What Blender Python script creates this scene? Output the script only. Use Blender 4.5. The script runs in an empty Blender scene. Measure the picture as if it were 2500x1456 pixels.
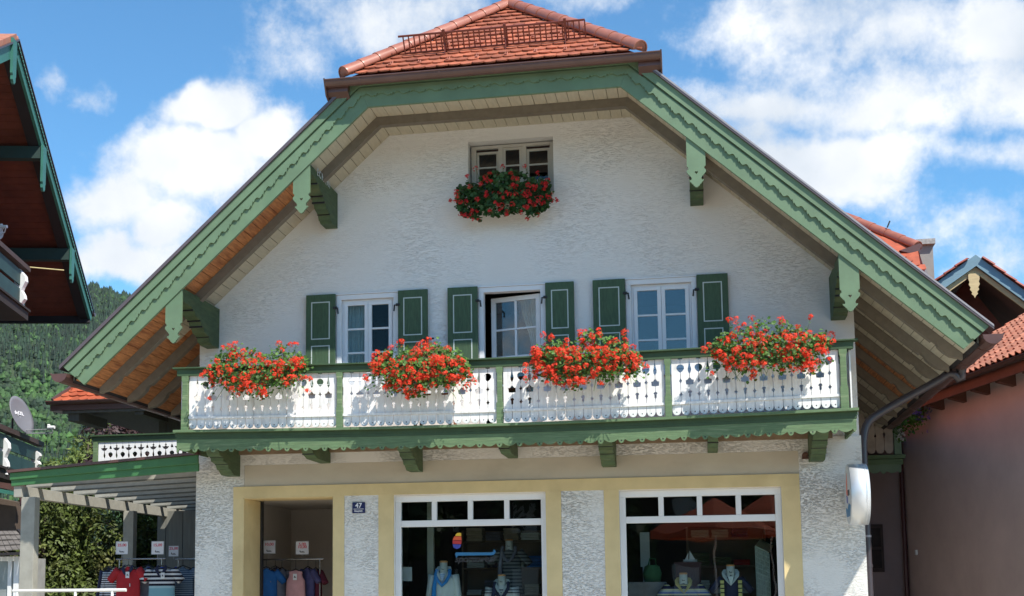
import bpy, bmesh, math, random
import numpy as np
from mathutils import Vector, Matrix
R_ = math.radians
SC = bpy.context.scene
COL = SC.collection
random.seed(7)

# ------------------------------------------------------------------ camera
F, CX, CY, DIST = 3187.0, 1074.0, 1066.0, 19.0
YAW, PITCH, ROLL = R_(-11.227), R_(6.739), R_(0.42)
CAM = Vector((0, -DIST, 1.6))
_f = Vector((math.sin(YAW) * math.cos(PITCH), math.cos(YAW) * math.cos(PITCH), math.sin(PITCH)))
_r = Vector((math.cos(YAW), -math.sin(YAW), 0))
_d = _f.cross(_r)
_r, _d = math.cos(ROLL) * _r + math.sin(ROLL) * _d, -math.sin(ROLL) * _r + math.cos(ROLL) * _d
cd = bpy.data.cameras.new("camera")
cam = bpy.data.objects.new("camera", cd)
COL.objects.link(cam)
SC.camera = cam
cd.sensor_width = 36.0
cd.sensor_fit = 'HORIZONTAL'
cd.lens = 36.0 * F / 2500.0
cd.shift_x = (1250 - CX) / 2500.0
cd.shift_y = (CY - 728) / 2500.0
cd.clip_start = 0.1
cd.clip_end = 20000
m = Matrix((_r, -_d, -_f)).transposed().to_4x4()
m.translation = CAM
cam.matrix_world = m

def ray(px, py):
    return (_r * ((px - CX) / F) + _d * ((py - CY) / F) + _f)
def W(px, py, Y=0.0):
    d = ray(px, py); t = (Y - CAM.y) / d.y
    return CAM + d * t
def Wx(px, py, X):
    d = ray(px, py); t = (X - CAM.x) / d.x
    return CAM + d * t
def Wp(px, py, P0, n):
    d = ray(px, py); t = (Vector(P0) - CAM).dot(n) / d.dot(n)
    return CAM + d * t

# ------------------------------------------------------------------ sun, sky, exposure
SUNV = Vector((1.14, -1.0, 1.95)).normalized()       # towards the sun
elev = math.asin(SUNV.z); azim = math.atan2(SUNV.x, SUNV.y)
sl = bpy.data.lights.new("sun", 'SUN'); sl.energy = 5.0; sl.angle = R_(0.5); sl.color = (1.0, 0.95, 0.86)
so = bpy.data.objects.new("sun", sl); COL.objects.link(so)
so.rotation_euler = SUNV.to_track_quat('Z', 'Y').to_euler()
so.location = (20, -30, 40)
SC.view_settings.view_transform = 'Standard'
SC.view_settings.look = 'None'
SC.view_settings.exposure = 0.50
SC.view_settings.gamma = 1.0

world = bpy.data.worlds.new("World"); SC.world = world
world.use_nodes = True
nt = world.node_tree; nt.nodes.clear()
def N(t, typ, **kw):
    n = t.nodes.new(typ)
    for k, v in kw.items():
        setattr(n, k, v)
    return n
def Mth(t, op, a, b=None, c=None, clamp=False):
    n = t.nodes.new('ShaderNodeMath'); n.operation = op; n.use_clamp = clamp
    for i, v in enumerate((a, b, c)):
        if v is None: continue
        if isinstance(v, (int, float)): n.inputs[i].default_value = v
        else: t.links.new(v, n.inputs[i])
    return n.outputs[0]
sky = N(nt, 'ShaderNodeTexSky', sky_type='NISHITA', sun_disc=False)
sky.sun_elevation = elev; sky.sun_rotation = azim; sky.air_density = 1.0; sky.dust_density = 0.25; sky.ozone_density = 2.2; sky.altitude = 700
tc = N(nt, 'ShaderNodeTexCoord')
def vmath(op, a, b):
    n = nt.nodes.new('ShaderNodeVectorMath'); n.operation = op
    for i, v in enumerate((a, b)):
        if isinstance(v, (tuple, Vector)): n.inputs[i].default_value = tuple(v)
        else: nt.links.new(v, n.inputs[i])
    return n
# cloud banks as lumps in the directions where they stand: (px, py, halfwidth, halfheight, weight)
BLOBS = [(520, 265, 95, 55, 1.2), (470, 400, 150, 95, 1.15), (650, 340, 95, 60, 1.0), (380, 560, 90, 60, .9), (260, 500, 140, 80, .8), (300, 640, 170, 60, .9),
         (95, 185, 40, 45, .62), (195, 205, 75, 42, .62), (720, 140, 150, 90, .62), (980, 70, 260, 110, .85), (1000, 150, 200, 100, .6),
         (1750, 60, 180, 70, .62), (2050, 90, 230, 110, .72), (2250, 250, 300, 90, .85), (1990, 240, 300, 55, .75), (2040, 410, 200, 90, 1.15),
         (1900, 330, 160, 60, .7), (2420, 430, 150, 50, .60), (2420, 130, 160, 80, .80), (1300, 10, 300, 60, .6), (2300, 560, 300, 60, .55), (2450, 650, 200, 70, .6), (1700, 200, 120, 60, .55)]
acc = None
wn = N(nt, 'ShaderNodeTexNoise'); wn.inputs['Scale'].default_value = 9; wn.inputs['Detail'].default_value = 6
nt.links.new(tc.outputs['Generated'], wn.inputs['Vector'])
ws = vmath('SUBTRACT', wn.outputs['Color'], (.5, .5, .5))
wsc = nt.nodes.new('ShaderNodeVectorMath'); wsc.operation = 'SCALE'; wsc.inputs['Scale'].default_value = 0.09
nt.links.new(ws.outputs[0], wsc.inputs[0])
wadd = vmath('ADD', tc.outputs['Generated'], wsc.outputs[0])
for (px, py, hw, hh, wt) in BLOBS:
    c = ray(px, py).normalized()
    right = _r; up = c.cross(_r).normalized()
    sub = vmath('SUBTRACT', wadd.outputs[0], c)
    dx = vmath('DOT_PRODUCT', sub.outputs[0], Vector(right) * (F / hw)).outputs['Value']
    dy = vmath('DOT_PRODUCT', sub.outputs[0], Vector(up) * (F / hh)).outputs['Value']
    d2 = Mth(nt, 'ADD', Mth(nt, 'MULTIPLY', dx, dx), Mth(nt, 'MULTIPLY', dy, dy))
    v = Mth(nt, 'MULTIPLY', Mth(nt, 'EXPONENT', Mth(nt, 'MULTIPLY', d2, -0.55)), wt)
    # only the half of the sky in front of the lump
    acc = v if acc is None else Mth(nt, 'SMOOTH_MAX', acc, v, 0.15)
n1 = N(nt, 'ShaderNodeTexNoise'); n1.inputs['Scale'].default_value = 15; n1.inputs['Detail'].default_value = 9; n1.inputs['Roughness'].default_value = .66
nt.links.new(tc.outputs['Generated'], n1.inputs['Vector'])
n2 = N(nt, 'ShaderNodeTexNoise'); n2.inputs['Scale'].default_value = 4.0; n2.inputs['Detail'].default_value = 8; n2.inputs['Roughness'].default_value = .6
nt.links.new(tc.outputs['Generated'], n2.inputs['Vector'])
# the rest of the sky carries scattered cloud as well
front = vmath('DOT_PRODUCT', tc.outputs['Generated'], _f).outputs['Value']
away = Mth(nt, 'MULTIPLY', Mth(nt, 'SUBTRACT', 0.86, front), 4.0, clamp=True)
rest = Mth(nt, 'MULTIPLY', Mth(nt, 'MULTIPLY', Mth(nt, 'SUBTRACT', n2.outputs['Fac'], 0.50), 5.0, clamp=True), away)
acc = Mth(nt, 'MAXIMUM', acc, rest)
dens = Mth(nt, 'ADD', acc, Mth(nt, 'MULTIPLY', Mth(nt, 'SUBTRACT', n1.outputs['Fac'], 0.5), 1.25))
mr = N(nt, 'ShaderNodeMapRange', interpolation_type='SMOOTHSTEP')
mr.inputs['From Min'].default_value = 0.32; mr.inputs['From Max'].default_value = 0.82
nt.links.new(dens, mr.inputs['Value'])
cr = N(nt, 'ShaderNodeValToRGB')
cr.color_ramp.elements[0].position = .35; cr.color_ramp.elements[0].color = (5.8, 6.5, 7.4, 1)
cr.color_ramp.elements[1].position = .62; cr.color_ramp.elements[1].color = (9.4, 9.5, 9.6, 1)
n3 = N(nt, 'ShaderNodeTexNoise'); n3.inputs['Scale'].default_value = 7; n3.inputs['Detail'].default_value = 7
nt.links.new(tc.outputs['Generated'], n3.inputs['Vector'])
nt.links.new(n3.outputs['Fac'], cr.inputs['Fac'])
mx = N(nt, 'ShaderNodeMix', data_type='RGBA')
tint = N(nt, 'ShaderNodeMix', data_type='RGBA', blend_type='MULTIPLY'); tint.inputs['Factor'].default_value = 1
nt.links.new(sky.outputs[0], tint.inputs['A']); tint.inputs['B'].default_value = (0.95, 1.55, 1.75, 1)
nt.links.new(mr.outputs[0], mx.inputs['Factor']); nt.links.new(tint.outputs['Result'], mx.inputs['A']); nt.links.new(cr.outputs[0], mx.inputs['B'])
bg = N(nt, 'ShaderNodeBackground'); bg.inputs['Strength'].default_value = 0.085
nt.links.new(mx.outputs['Result'], bg.inputs['Color'])
wo = N(nt, 'ShaderNodeOutputWorld'); nt.links.new(bg.outputs[0], wo.inputs[0])

# ------------------------------------------------------------------ materials
MATS = {}
def mat(name, col, rough=.7, var=.15, scale=6.0, stretch=(1, 1, 1), bump=0.0, bscale=40.0, bstretch=None, col2=None, c2pos=(.5, .7),
        metal=0.0, spec=.5, detail=5, bdist=.01, trans=0.0, isl=0.0):
    if name in MATS: return MATS[name]
    mt = bpy.data.materials.new(name); mt.use_nodes = True
    t = mt.node_tree; p = t.nodes['Principled BSDF']
    p.inputs['Roughness'].default_value = rough; p.inputs['Metallic'].default_value = metal
    p.inputs['Specular IOR Level'].default_value = spec
    tcn = N(t, 'ShaderNodeTexCoord')
    def nz(sc_, st, dt=5):
        mp = N(t, 'ShaderNodeMapping'); mp.inputs['Scale'].default_value = st
        t.links.new(tcn.outputs['Object'], mp.inputs['Vector'])
        n = N(t, 'ShaderNodeTexNoise'); n.inputs['Scale'].default_value = sc_; n.inputs['Detail'].default_value = dt
        n.inputs['Roughness'].default_value = .6
        t.links.new(mp.outputs[0], n.inputs['Vector']); return n
    a = nz(scale, stretch, detail)
    r = N(t, 'ShaderNodeValToRGB')
    lo = tuple(c * (1 - var) for c in col) + (1,); hi = tuple(min(1, c * (1 + var)) for c in col) + (1,)
    r.color_ramp.elements[0].position = .3; r.color_ramp.elements[0].color = lo
    r.color_ramp.elements[1].position = .7; r.color_ramp.elements[1].color = hi
    t.links.new(a.outputs['Fac'], r.inputs['Fac'])
    out = r.outputs[0]
    if col2:
        b = nz(scale * .37, stretch, 6)
        mr_ = N(t, 'ShaderNodeMapRange'); mr_.inputs['From Min'].default_value = c2pos[0]; mr_.inputs['From Max'].default_value = c2pos[1]
        t.links.new(b.outputs['Fac'], mr_.inputs['Value'])
        mxn = N(t, 'ShaderNodeMix', data_type='RGBA')
        t.links.new(mr_.outputs[0], mxn.inputs['Factor']); t.links.new(out, mxn.inputs['A']); mxn.inputs['B'].default_value = tuple(col2) + (1,)
        out = mxn.outputs['Result']
    if isl:                                                 # every tile, leaf or tree of the mesh has its own tone
        ge = N(t, 'ShaderNodeNewGeometry'); mi = N(t, 'ShaderNodeMapRange'); mi.inputs['To Min'].default_value = 1 - isl; mi.inputs['To Max'].default_value = 1 + isl
        t.links.new(ge.outputs['Random Per Island'], mi.inputs['Value'])
        sc_ = N(t, 'ShaderNodeVectorMath', operation='SCALE'); t.links.new(out, sc_.inputs[0]); t.links.new(mi.outputs[0], sc_.inputs['Scale']); out = sc_.outputs[0]
    t.links.new(out, p.inputs['Base Color'])
    if bump:
        b = nz(bscale, bstretch or stretch, 6)
        bn = N(t, 'ShaderNodeBump'); bn.inputs['Strength'].default_value = bump; bn.inputs['Distance'].default_value = bdist
        t.links.new(b.outputs['Fac'], bn.inputs['Height']); t.links.new(bn.outputs[0], p.inputs['Normal'])
    if trans:
        # thin leaf / petal: some of the light passes through
        tr = N(t, 'ShaderNodeBsdfTranslucent'); t.links.new(out, tr.inputs['Color'])
        ms = N(t, 'ShaderNodeMixShader'); ms.inputs[0].default_value = trans
        o = t.nodes['Material Output']
        t.links.new(p.outputs[0], ms.inputs[1]); t.links.new(tr.outputs[0], ms.inputs[2]); t.links.new(ms.outputs[0], o.inputs[0])
    MATS[name] = mt
    return mt

def stripe_mat(name, stops, period=None, axis='Z', rough=.85, origin=0.0):
    """horizontal knit stripes; stops = [(pos 0..1, colour)] over the period, constant steps"""
    mt = bpy.data.materials.new(name); mt.use_nodes = True
    t = mt.node_tree; p = t.nodes['Principled BSDF']; p.inputs['Roughness'].default_value = rough
    p.inputs['Specular IOR Level'].default_value = .2
    tcn = N(t, 'ShaderNodeTexCoord'); sx = N(t, 'ShaderNodeSeparateXYZ')
    t.links.new(tcn.outputs['Object'], sx.inputs[0])
    v = Mth(t, 'DIVIDE', Mth(t, 'SUBTRACT', sx.outputs[axis], origin), period)
    v = Mth(t, 'FRACT', v)
    r = N(t, 'ShaderNodeValToRGB'); r.color_ramp.interpolation = 'CONSTANT'
    while len(r.color_ramp.elements) < len(stops): r.color_ramp.elements.new(.5)
    for e, (ps, c) in zip(r.color_ramp.elements, stops):
        e.position = ps; e.color = tuple(c) + (1,)
    t.links.new(v, r.inputs['Fac']); t.links.new(r.outputs[0], p.inputs['Base Color'])
    return mt

def stucco(name, col, strength, dist, sc, st, dirt=.3):
    mt = bpy.data.materials.new(name); mt.use_nodes = True
    t = mt.node_tree; p = t.nodes['Principled BSDF']; p.inputs['Roughness'].default_value = .92; p.inputs['Specular IOR Level'].default_value = .15
    tcn = N(t, 'ShaderNodeTexCoord')
    wnz = N(t, 'ShaderNodeTexNoise'); wnz.inputs['Scale'].default_value = 3.5; wnz.inputs['Detail'].default_value = 3
    t.links.new(tcn.outputs['Object'], wnz.inputs['Vector'])
    va = N(t, 'ShaderNodeVectorMath', operation='MULTIPLY_ADD')
    t.links.new(wnz.outputs['Color'], va.inputs[0]); va.inputs[1].default_value = (.10, .10, .05); t.links.new(tcn.outputs['Object'], va.inputs[2])
    mp = N(t, 'ShaderNodeMapping'); mp.inputs['Scale'].default_value = st; t.links.new(va.outputs[0], mp.inputs['Vector'])
    n = N(t, 'ShaderNodeTexNoise'); n.inputs['Scale'].default_value = sc; n.inputs['Detail'].default_value = 7; n.inputs['Roughness'].default_value = .74
    t.links.new(mp.outputs[0], n.inputs['Vector'])
    # grooves: valleys of the noise
    g = N(t, 'ShaderNodeMapRange', interpolation_type='SMOOTHSTEP'); g.inputs['From Min'].default_value = .34; g.inputs['From Max'].default_value = .54
    t.links.new(n.outputs['Fac'], g.inputs['Value'])
    big = N(t, 'ShaderNodeTexNoise'); big.inputs['Scale'].default_value = .9; big.inputs['Detail'].default_value = 5
    t.links.new(tcn.outputs['Object'], big.inputs['Vector'])
    # how deep the comb went varies over the wall
    dp = N(t, 'ShaderNodeMapRange'); dp.inputs['From Min'].default_value = .35; dp.inputs['From Max'].default_value = .65; dp.inputs['To Min'].default_value = .08; dp.inputs['To Max'].default_value = 1.0
    t.links.new(big.outputs['Fac'], dp.inputs['Value'])
    h = Mth(t, 'MULTIPLY', g.outputs[0], dp.outputs[0])
    bn = N(t, 'ShaderNodeBump'); bn.inputs['Strength'].default_value = strength; bn.inputs['Distance'].default_value = dist
    t.links.new(h, bn.inputs['Height']); t.links.new(bn.outputs[0], p.inputs['Normal'])
    # dirt sits in the grooves
    mx1 = N(t, 'ShaderNodeMix', data_type='RGBA'); mx1.inputs['A'].default_value = tuple(c * (1 - dirt) for c in col) + (1,); mx1.inputs['B'].default_value = tuple(col) + (1,)
    gi = Mth(t, 'SUBTRACT', 1.0, Mth(t, 'MULTIPLY', Mth(t, 'SUBTRACT', 1.0, g.outputs[0]), Mth(t, 'MULTIPLY', dp.outputs[0], .9)))
    t.links.new(gi, mx1.inputs['Factor'])
    r = N(t, 'ShaderNodeMapRange'); r.inputs['From Min'].default_value = .3; r.inputs['From Max'].default_value = .7; r.inputs['To Min'].default_value = .9; r.inputs['To Max'].default_value = 1.05
    t.links.new(big.outputs['Fac'], r.inputs['Value'])
    mx2 = N(t, 'ShaderNodeVectorMath', operation='SCALE'); t.links.new(mx1.outputs['Result'], mx2.inputs[0]); t.links.new(r.outputs[0], mx2.inputs['Scale'])
    t.links.new(mx2.outputs[0], p.inputs['Base Color'])
    return mt

def glass_mat(name, refl=.14, tint=(.9, .95, .95), rough=0.0, fr=.6):
    mt = bpy.data.materials.new(name); mt.use_nodes = True
    t = mt.node_tree; t.nodes.clear()
    o = N(t, 'ShaderNodeOutputMaterial'); tr = N(t, 'ShaderNodeBsdfTransparent'); tr.inputs[0].default_value = tuple(tint) + (1,)
    gl = N(t, 'ShaderNodeBsdfGlossy'); gl.inputs['Roughness'].default_value = rough; gl.inputs['Color'].default_value = (1, 1, 1, 1)
    tcn = N(t, 'ShaderNodeTexCoord'); nz = N(t, 'ShaderNodeTexNoise'); nz.inputs['Scale'].default_value = 2.2; nz.inputs['Detail'].default_value = 1
    t.links.new(tcn.outputs['Object'], nz.inputs['Vector'])
    bn = N(t, 'ShaderNodeBump'); bn.inputs['Strength'].default_value = .25; bn.inputs['Distance'].default_value = .004
    t.links.new(nz.outputs['Fac'], bn.inputs['Height']); t.links.new(bn.outputs[0], gl.inputs['Normal'])
    ms = N(t, 'ShaderNodeMixShader'); lw = N(t, 'ShaderNodeLayerWeight'); lw.inputs[0].default_value = .25
    f = Mth(t, 'ADD', Mth(t, 'MULTIPLY', lw.outputs['Fresnel'], fr), refl, clamp=True)
    t.links.new(f, ms.inputs[0]); t.links.new(tr.outputs[0], ms.inputs[1]); t.links.new(gl.outputs[0], ms.inputs[2]); t.links.new(ms.outputs[0], o.inputs[0])
    return mt

STUC = stucco('white_combed_stucco', (.79, .775, .745), 1.0, .0048, 13.0, (1.0, 1.0, 7.0), .07)
STUC_LO = stucco('coarse_combed_stucco', (.78, .765, .72), 1.0, .014, 14.0, (1.5, 1.5, 5.0), .20)
M_GREEN = mat('light_green_paint', (.125, .195, .112), .6, .12, 3, (1, 1, 1), .25, 60, (1, 1, 1), bdist=.002, col2=(.105, .185, .10), c2pos=(.55, .75))
M_GREENW = mat('weathered_green_paint', (.105, .170, .080), .75, .25, 5, (1, 4, 14), .35, 30, (1, 4, 14), bdist=.003, col2=(.23, .29, .16), c2pos=(.55, .72))
M_DGREEN = mat('dark_green_paint', (.036, .072, .028), .6, .15, 6, (1, 1, 1), .2, 50, bdist=.002)
M_SHUT = mat('shutter_green_paint', (.045, .088, .040), .62, .22, 8, (6, 1, 1), .25, 20, (14, 1, 1.5), bdist=.002)
M_BRACK = mat('bracket_green_paint', (.050, .088, .038), .7, .3, 6, (1, 1, 4), .3, 30, (1, 1, 6), bdist=.003, col2=(.09, .12, .05))
M_WHITE = mat('white_paint', (.76, .76, .75), .5, .04, 6, bump=.1, bscale=30, bdist=.001)
M_WHITEW = mat('weathered_white_paint', (.78, .77, .75), .7, .10, 9, (3, 3, .8), .3, 25, (5, 5, .6), bdist=.002, col2=(.50, .49, .46), c2pos=(.55, .78))
M_FRAME = mat('white_window_paint', (.74, .75, .76), .45, .03, 5)
M_YEL = mat('yellow_render', (.66, .52, .27), .9, .08, 2.2, (1, 1, 1), .25, 120, bdist=.002, col2=(.50, .38, .19), c2pos=(.55, .8))
M_BEIGE = mat('beige_render', (.50, .45, .36), .9, .07, 1.5, (1, 1, 2), .3, 90, bdist=.003, col2=(.36, .31, .24), c2pos=(.55, .8))
M_CREAM = mat('cream_boards', (.50, .455, .345), .7, .09, 7, (4, .6, 4), .2, 30, (6, .6, 6), bdist=.002)
M_RAFT = mat('taupe_rafters', (.17, .145, .11), .75, .12, 5, (2, 2, 2), .2, 40, bdist=.002)
M_BROWN = mat('bare_brown_boards', (.42, .17, .06), .7, .35, 6, (6, .7, 6), .3, 22, (8, .8, 8), bdist=.003, col2=(.22, .07, .025), c2pos=(.5, .7))
M_TILE = mat('red_clay_tile', (.36, .105, .052), .62, .28, 7, bump=.3, bscale=60, bdist=.002, col2=(.25, .068, .038), c2pos=(.52, .7), isl=0.28)
M_TILE2 = mat('rear_clay_tile', (.38, .088, .04), .6, .2, 7, bump=.3, bscale=60, bdist=.002, col2=(.38, .07, .03), c2pos=(.52, .7), isl=0.2)
M_TILE3 = mat('orange_pantile', (.37, .15, .09), .65, .22, 9, bump=.3, bscale=50, bdist=.002, col2=(.36, .10, .05), c2pos=(.5, .7), isl=0.28)
M_CAP = mat('glazed_ridge_tile', (.35, .13, .085), .34, .15, 5, col2=(.30, .09, .05), c2pos=(.5, .7))
M_GUT = mat('brown_gutter_metal', (.10, .048, .04), .38, .15, 4, spec=.6)
M_GUT2 = mat('bright_gutter_edge', (.30, .28, .29), .35, .1, 4, spec=.6)
M_PIPE = mat('anthracite_pipe_metal', (.045, .035, .04), .35, .1, 4, spec=.6)
M_SNOW = mat('red_brown_snow_guard', (.16, .035, .02), .45, .12, 6)
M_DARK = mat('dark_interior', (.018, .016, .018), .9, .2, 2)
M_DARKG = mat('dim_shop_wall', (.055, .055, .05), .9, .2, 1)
M_BLACK = mat('black_iron', (.015, .015, .017), .5, .1, 9)
M_GREYW = mat('grey_stained_timber', (.30, .29, .25), .8, .12, 4, (2, 2, 2), .25, 40, bdist=.002)
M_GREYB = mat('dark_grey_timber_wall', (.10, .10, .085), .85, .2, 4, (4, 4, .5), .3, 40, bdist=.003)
M_PASS = mat('passage_plaster', (.52, .47, .42), .9, .08, 1.2, bump=.2, bscale=60, bdist=.002)
M_LEAF = mat('geranium_leaf', (.085, .19, .03), .55, .35, 12, trans=.35, isl=0.4)
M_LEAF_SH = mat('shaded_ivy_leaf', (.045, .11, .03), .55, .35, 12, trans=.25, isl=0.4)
M_PETAL = mat('red_petal', (.88, .065, .022), .6, .18, 14, trans=.30, isl=0.22)
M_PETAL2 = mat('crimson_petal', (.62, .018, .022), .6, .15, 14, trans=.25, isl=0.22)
M_STEM = mat('stem_green', (.10, .17, .04), .6, .2, 9)
M_BOX = mat('planter_plastic', (.05, .09, .045), .6, .1, 4)
G_UP = glass_mat('upper_window_glass', .055)
G_DIM = glass_mat('curtained_window_glass', .008, fr=.2)
G_SHOP = glass_mat('shop_glass', .035)
M_WINEPIPE = mat('wine_red_pipe', (.07, .02, .022), .4, .1, 4)  # dark wine red is the pipes' own colour

# ------------------------------------------------------------------ mesh helpers
class MB:
    def __init__(s): s.v = []; s.f = []; s.sm = []
    def add(s, vs, fs, smooth=False):
        o = len(s.v); s.v += [tuple(v) for v in vs]; s.f += [tuple(i + o for i in f) for f in fs]; s.sm += [smooth] * len(fs); return s
    def bx(s, x0, x1, y0, y1, z0, z1):
        v = [(x, y, z) for x in (x0, x1) for y in (y0, y1) for z in (z0, z1)]
        return s.add(v, [(0, 1, 3, 2), (4, 6, 7, 5), (0, 4, 5, 1), (2, 3, 7, 6), (0, 2, 6, 4), (1, 5, 7, 3)])
    def hexa(s, p, e):
        """p = 4 corner points, e = extrusion vector"""
        p = [Vector(q) for q in p]; e = Vector(e); q = [a + e for a in p]
        return s.add(p + q, [(3, 2, 1, 0), (4, 5, 6, 7), (0, 1, 5, 4), (1, 2, 6, 5), (2, 3, 7, 6), (3, 0, 4, 7)])
    def beam(s, a, b, w, h, up=(0, 0, 1)):
        a = Vector(a); b = Vector(b); d = (b - a).normalized(); up = Vector(up)
        x = d.cross(up)
        if x.length < 1e-4: x = d.cross(Vector((0, 1, 0)))
        x.normalize(); y = x.cross(d).normalized()
        c = [a + x * (i * w / 2) + y * (j * h / 2) for i, j in ((-1, -1), (1, -1), (1, 1), (-1, 1))]
        return s.hexa(c, b - a)
    def prism(s, pts, e):
        """planar polygon (may be concave) extruded by e"""
        p = [Vector(q) for q in pts]; e = Vector(e); n = len(p); q = [a + e for a in p]
        fs = [tuple(range(n - 1, -1, -1)), tuple(range(n, 2 * n))]
        fs += [(i, (i + 1) % n, (i + 1) % n + n, i + n) for i in range(n)]
        return s.add(p + q, fs)
    def tube(s, path, r, n=10, cap=True, smooth=True):
        path = [Vector(p) for p in path]; rings = []
        rr = r if isinstance(r, (list, tuple)) else [r] * len(path)
        px = None
        for i, p in enumerate(path):
            d = (path[min(i + 1, len(path) - 1)] - path[max(i - 1, 0)]).normalized()
            if px is None:
                px = d.orthogonal().normalized()
            px = (px - d * px.dot(d)).normalized(); py = d.cross(px)
            rings.append([p + (px * math.cos(a) + py * math.sin(a)) * rr[i] for a in [2 * math.pi * k / n for k in range(n)]])
        vs = [v for r_ in rings for v in r_]; fs = []
        for i in range(len(path) - 1):
            for k in range(n):
                fs.append((i * n + k, i * n + (k + 1) % n, (i + 1) * n + (k + 1) % n, (i + 1) * n + k))
        s.add(vs, fs, smooth)
        if cap:
            s.add(rings[0], [tuple(range(n - 1, -1, -1))]); s.add(rings[-1], [tuple(range(n))])
        return s
    def loft(s, rings, smooth=True, cap=True):
        n = len(rings[0]); vs = [v for r in rings for v in r]; fs = []
        for i in range(len(rings) - 1):
            for k in range(n):
                fs.append((i * n + k, i * n + (k + 1) % n, (i + 1) * n + (k + 1) % n, (i + 1) * n + k))
        if cap: fs += [tuple(range(n - 1, -1, -1)), tuple(range((len(rings) - 1) * n, len(rings) * n))]
        return s.add(vs, fs, smooth)
    def build(s, name, mt, parent=None, bevel=0.0, fixn=True):
        me = bpy.data.meshes.new(name); me.from_pydata(s.v, [], s.f)
        me.polygons.foreach_set('use_smooth', s.sm)
        if fixn:
            bm = bmesh.new(); bm.from_mesh(me); bmesh.ops.recalc_face_normals(bm, faces=bm.faces); bm.to_mesh(me); bm.free()
        for q in (mt if isinstance(mt, (list, tuple)) else [mt]): me.materials.append(q)
        me.update()
        o = bpy.data.objects.new(name, me); COL.objects.link(o)
        if parent is not None:
            o.parent = parent
            L = parent
            T = Matrix.Identity(4)
            while L is not None:
                T = L.matrix_basis.inverted() @ T if L.parent is None else T
                L = L.parent
            if parent.parent is None: o.matrix_parent_inverse = parent.matrix_basis.inverted()
        if bevel:
            b = o.modifiers.new('bevel', 'BEVEL'); b.width = bevel; b.segments = 2; b.limit_method = 'ANGLE'; b.angle_limit = R_(40)
        return o

def tag(o, label=None, cat=None, group=None, kind=None):
    if label: o['label'] = label
    if cat: o['category'] = cat
    if group: o['group'] = group
    if kind: o['kind'] = kind
    return o
def thing(name, label, cat, loc, group=None):
    o = bpy.data.objects.new(name, None); COL.objects.link(o); o.location = loc; o.empty_display_size = .2
    bpy.context.view_layer.update()
    return tag(o, label, cat, group)
def kid(o, parent):
    """re-parent a finished mesh under a part (sub-part)"""
    o.parent = parent; o.matrix_parent_inverse = Matrix.Identity(4); return o
def sub(mb, name, mt, part, **k):
    o = mb.build(name, mt, None, **k); o.parent = part; return o

def sheet(outer, holes, to3, thick, name, mt, parent=None):
    """flat sheet with holes: 2D curve fill, mapped by to3(u, v) -> Vector and extruded by thick (Vector)"""
    cu = bpy.data.curves.new('tmp', 'CURVE'); cu.dimensions = '2D'; cu.fill_mode = 'BOTH'
    for poly in [outer] + holes:
        sp = cu.splines.new('POLY'); sp.points.add(len(poly) - 1); sp.use_cyclic_u = True
        for i, (x, y) in enumerate(poly): sp.points[i].co = (x, y, 0, 1)
    ob = bpy.data.objects.new('tmp', cu); COL.objects.link(ob)
    dg = bpy.context.evaluated_depsgraph_get(); me = bpy.data.meshes.new_from_object(ob.evaluated_get(dg))
    vs = [v.co.copy() for v in me.vertices]; fs = [tuple(p.vertices) for p in me.polygons]
    bpy.data.objects.remove(ob); bpy.data.curves.remove(cu); bpy.data.meshes.remove(me)
    mb = MB()
    f3 = [to3(v.x, v.y) for v in vs]
    mb.add(f3, fs); mb.add([p + thick for p in f3], fs)
    for poly in [outer] + holes:
        p = [to3(*q) for q in poly]; n = len(p)
        mb.add(p + [q + thick for q in p], [(i, (i + 1) % n, (i + 1) % n + n, i + n) for i in range(n)])
    o = mb.build(name, mt, parent)
    bm = bmesh.new(); bm.from_mesh(o.data); bmesh.ops.remove_doubles(bm, verts=bm.verts, dist=1e-5)
    bmesh.ops.recalc_face_normals(bm, faces=bm.faces); bm.to_mesh(o.data); bm.free()
    return o
XZ = lambda Y: (lambda u, v: Vector((u, Y, v)))

def text(s, size, loc, mt, name='lettering', parent=None, part=None, rot=None, ext=.002, align='CENTER', bold=0.0, shear=0.0, sx=1.0):
    cu = bpy.data.curves.new('t', 'FONT'); cu.body = s; cu.size = size; cu.align_x = align; cu.extrude = ext; cu.offset = bold; cu.shear = shear
    ob = bpy.data.objects.new('t', cu); COL.objects.link(ob)
    dg = bpy.context.evaluated_depsgraph_get(); me = bpy.data.meshes.new_from_object(ob.evaluated_get(dg))
    bpy.data.objects.remove(ob); bpy.data.curves.remove(cu)
    Mx = Matrix.Translation(loc) @ (rot or Matrix.Rotation(R_(90), 4, 'X')) @ Matrix.Diagonal((sx, 1, 1, 1))
    me.transform(Mx); me.materials.clear(); me.materials.append(mt)
    o = bpy.data.objects.new(name, me); COL.objects.link(o)
    if part is not None: o.parent = part
    elif parent is not None: o.parent = parent; o.matrix_parent_inverse = parent.matrix_basis.inverted()
    return o
def rectpts(x0, x1, z0, z1): return [(x0, z0), (x1, z0), (x1, z1), (x0, z1)]
def circ(cx, cz, r, n=14, sx=1, sz=1): return [(cx + sx * r * math.cos(2 * math.pi * k / n), cz + sz * r * math.sin(2 * math.pi * k / n)) for k in range(n)]

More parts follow.
